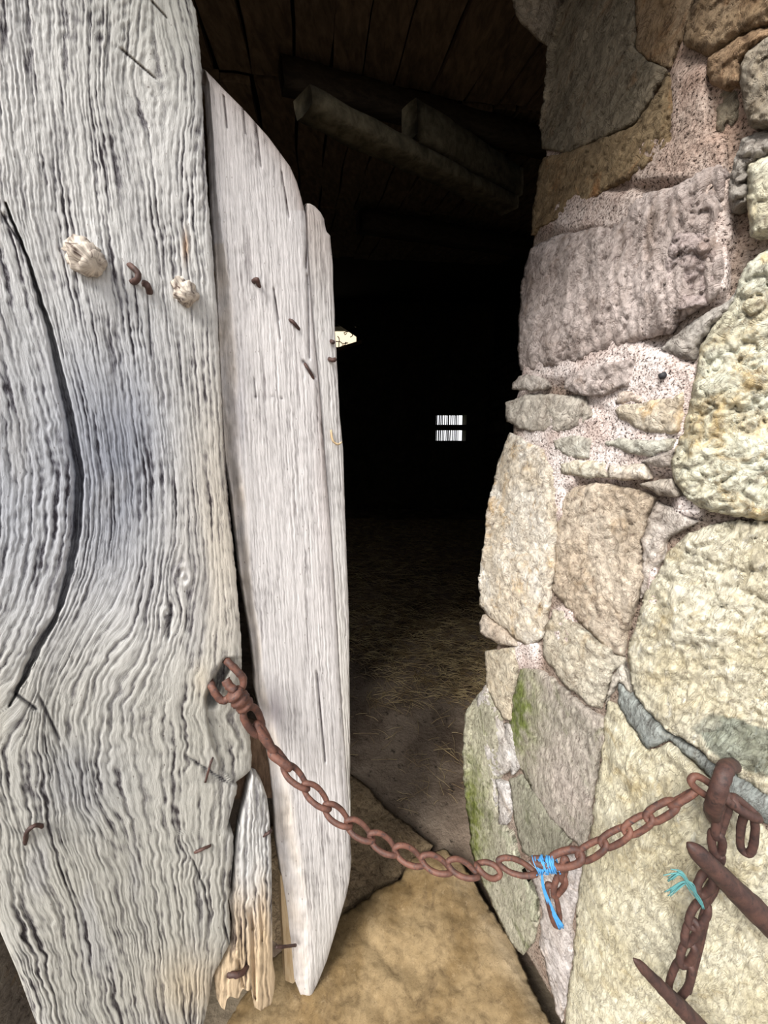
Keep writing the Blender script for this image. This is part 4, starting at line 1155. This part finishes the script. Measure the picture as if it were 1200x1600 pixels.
def pin(pa, pb, r0, r1, ya, label, bite=True):
    A = on_face(*pa, ya); B = on_face(*pb, ya)
    t = np.linspace(0, 1, 40); path = A + (B - A) * t[:, None]
    rad = px_size(A, 1) * (r0 + (r1 - r0) * np.minimum(1, t * 2.2)) * np.where(t < .06, np.sqrt(np.clip(t / .06, .05, 1)), 1)
    V, Fc = tube_vf(path, rad, 14, lump=.10)
    return mesh_obj('iron_pin', V, Fc, M_RUSTD, label=label, cat='pin')
pin((1075, 1318), (1290, 1530), 12, 19, .478, 'thick round-ended rusty iron pin hanging slantwise, the upper of two')
pin((990, 1498), (1150, 1662), 6, 12, .47, 'thinner pointed rusty iron pin at the bottom of the jamb')

# ------------------------------------------------------------------ twine
def twine_mat(name, a, b):
    t = NT(name); o = t.n('ShaderNodeNewGeometry').outputs['Position']
    c = t.mix(t.noise(o, 160, 3), a, b); return t.done(c, .55, None, .4)
M_BLUE = twine_mat('blue_polypropylene', (.03, .19, .48), (.10, .36, .68))
M_TEAL = twine_mat('teal_polypropylene', (.06, .24, .27), (.16, .38, .38))
def fibres(name, strands, mat, label, r):
    parts = [tube_vf(crm(s_, 5), r, 5) for s_ in strands]
    V, Fc = join_vf(parts)
    return mesh_obj(name, V, Fc, mat, label=label, cat='twine')
strands = []
cA, cB = on_chain(838, 1352), on_chain(869, 1350)
ax = (cB - cA); L = np.linalg.norm(ax); ax /= L; uu = np.cross(ax, pn); uu /= np.linalg.norm(uu)
for k in range(30):
    t0 = random.uniform(0, .9); pts = []
    rad = px_size(cA, random.uniform(9, 13.5)); ph = random.uniform(0, 6.3); drift = random.uniform(-.25, .35)
    for i in range(9):
        th = ph + i * 2 * math.pi / 8
        pts.append(cA + ax * L * np.clip(t0 + drift * i / 8 + random.uniform(-.03, .03), -.1, 1.1) + (uu * math.cos(th) * 1.0 + pn * math.sin(th) * .8) * rad)
    strands.append(pts)
for k in range(12):   # the tail hanging through the long link
    ox = random.uniform(-3.0, 3.0)
    strands.append([on_chain(846 + ox * .4, 1358), on_chain(849 + ox * .6, 1385), on_chain(857 + ox, 1408), on_chain(867 + ox * 1.2, 1430), on_chain(877 + ox * 1.5, 1444 + random.uniform(0, 8))])
front = (CAM - cA) / np.linalg.norm(CAM - cA) * .010
strands[-12:] = [[p + front for p in s_] for s_ in strands[-12:]]
fibres('twine', strands, M_BLUE, 'bright blue plastic twine knotted round the chain across the doorway', px_size(cA, .85))
strands = []
for k in range(26):
    e = random.choice([(1040, 1366), (1046, 1372), (1050, 1362), (1043, 1398), (1050, 1394)]); jx, jy = random.uniform(-5, 6), random.uniform(-5, 6)
    mx = 1062 if e[1] < 1380 else 1068
    y_ = .487 + random.uniform(-.005, .005)
    strands.append([on_face(1099 + random.uniform(-2, 2), 1420, y_), on_face(1092 + random.uniform(-4, 3), 1404, y_), on_face(1080 + random.uniform(-5, 4), 1384 + random.uniform(-4, 4), y_ - .004),
                    on_face(mx + jx * .6, (1364 if e[1] < 1380 else 1380) + jy * .6, y_), on_face(e[0] + jx, e[1] + jy, y_ + .006)])
fibres('twine', strands, M_TEAL, 'frayed teal tuft of twine on the chain hanging down the jamb', px_size(cA, .6))

# ------------------------------------------------------------------ straw on the barn floor
def straw_mat():
    t = NT('straw'); o = t.n('ShaderNodeNewGeometry').outputs['Position']
    c = t.mix(t.ramp(t.noise(o, 9, 3), [(.4, 0.0), (.6, 1.0)]), (.26, .18, .085), (.55, .43, .23)); return t.done(c, .6, None, .4)
M_STRAW = straw_mat()
SV, SF = [], []; n = 0
Rg = np.random.default_rng(3)
def blade(x, y, L, ang, z, w):
    global n
    bend = Rg.uniform(-.5, .5); pts = []
    for i in range(4):
        t_ = i / 3
        a = ang + bend * t_
        pts.append((x + math.cos(a) * L * t_, y + math.sin(a) * L * t_, z + .012 * math.sin(t_ * 3.1) * Rg.uniform(.3, 1)))
    for i, p in enumerate(pts):
        nx_, ny_ = -math.sin(ang) * w, math.cos(ang) * w
        SV.extend([(p[0] - nx_, p[1] - ny_, p[2]), (p[0] + nx_, p[1] + ny_, p[2]), (p[0], p[1], p[2] + w * 1.4)])
    for i in range(3):
        a = n + i * 3; b = a + 3
        SF.extend([(a, a + 2, b + 2, b), (a + 2, a + 1, b + 1, b + 2)])
    n += 12
cnt = 0
while cnt < 15000:
    y = Rg.uniform(1.75, 7.5); x = Rg.uniform(-.9, 2.0)
    # drifts of litter, thin near the threshold
    d = .5 + .5 * float(noise(np.array([[x * 1.4, y * 1.4, 4.0]]))[0])
    edge = 2.35 - .35 * x + .5 * float(noise(np.array([[x * 2.2, y * 2, 9.0]]))[0])
    if y < edge and Rg.uniform() > .06: continue
    if Rg.uniform() > .35 + d: continue
    blade(x, y, Rg.uniform(.05, .17), Rg.normal(0, .9), float(fz(np.array([x]), np.array([y]))[0]) + Rg.uniform(.002, .03), Rg.uniform(.0009, .0018)); cnt += 1
for _ in range(520):
    cx_, cy_, sx_, sy_ = random.choice([(.52, 2.45, .16, .16), (.60, 2.9, .3, .35), (.35, 3.2, .3, .25), (.15, 2.95, .25, .25)])
    x = Rg.normal(cx_, sx_); y = Rg.normal(cy_, sy_)
    blade(x, y, Rg.uniform(.06, .2), Rg.normal(0, .8), float(fz(np.array([x]), np.array([y]))[0]) + Rg.uniform(.004, .04), Rg.uniform(.0013, .0024))
for _ in range(60):
    x = Rg.uniform(.1, .5); y = Rg.uniform(1.45, 1.85)
    blade(x, y, Rg.uniform(.03, .12), Rg.uniform(0, 6.3), float(fz(np.array([x]), np.array([y]))[0]) + .004, .0009)
mesh_obj('straw', np.array(SV), SF, M_STRAW, smooth=False, kind='stuff', label='loose straw litter scattered over the dark barn floor', cat='straw')
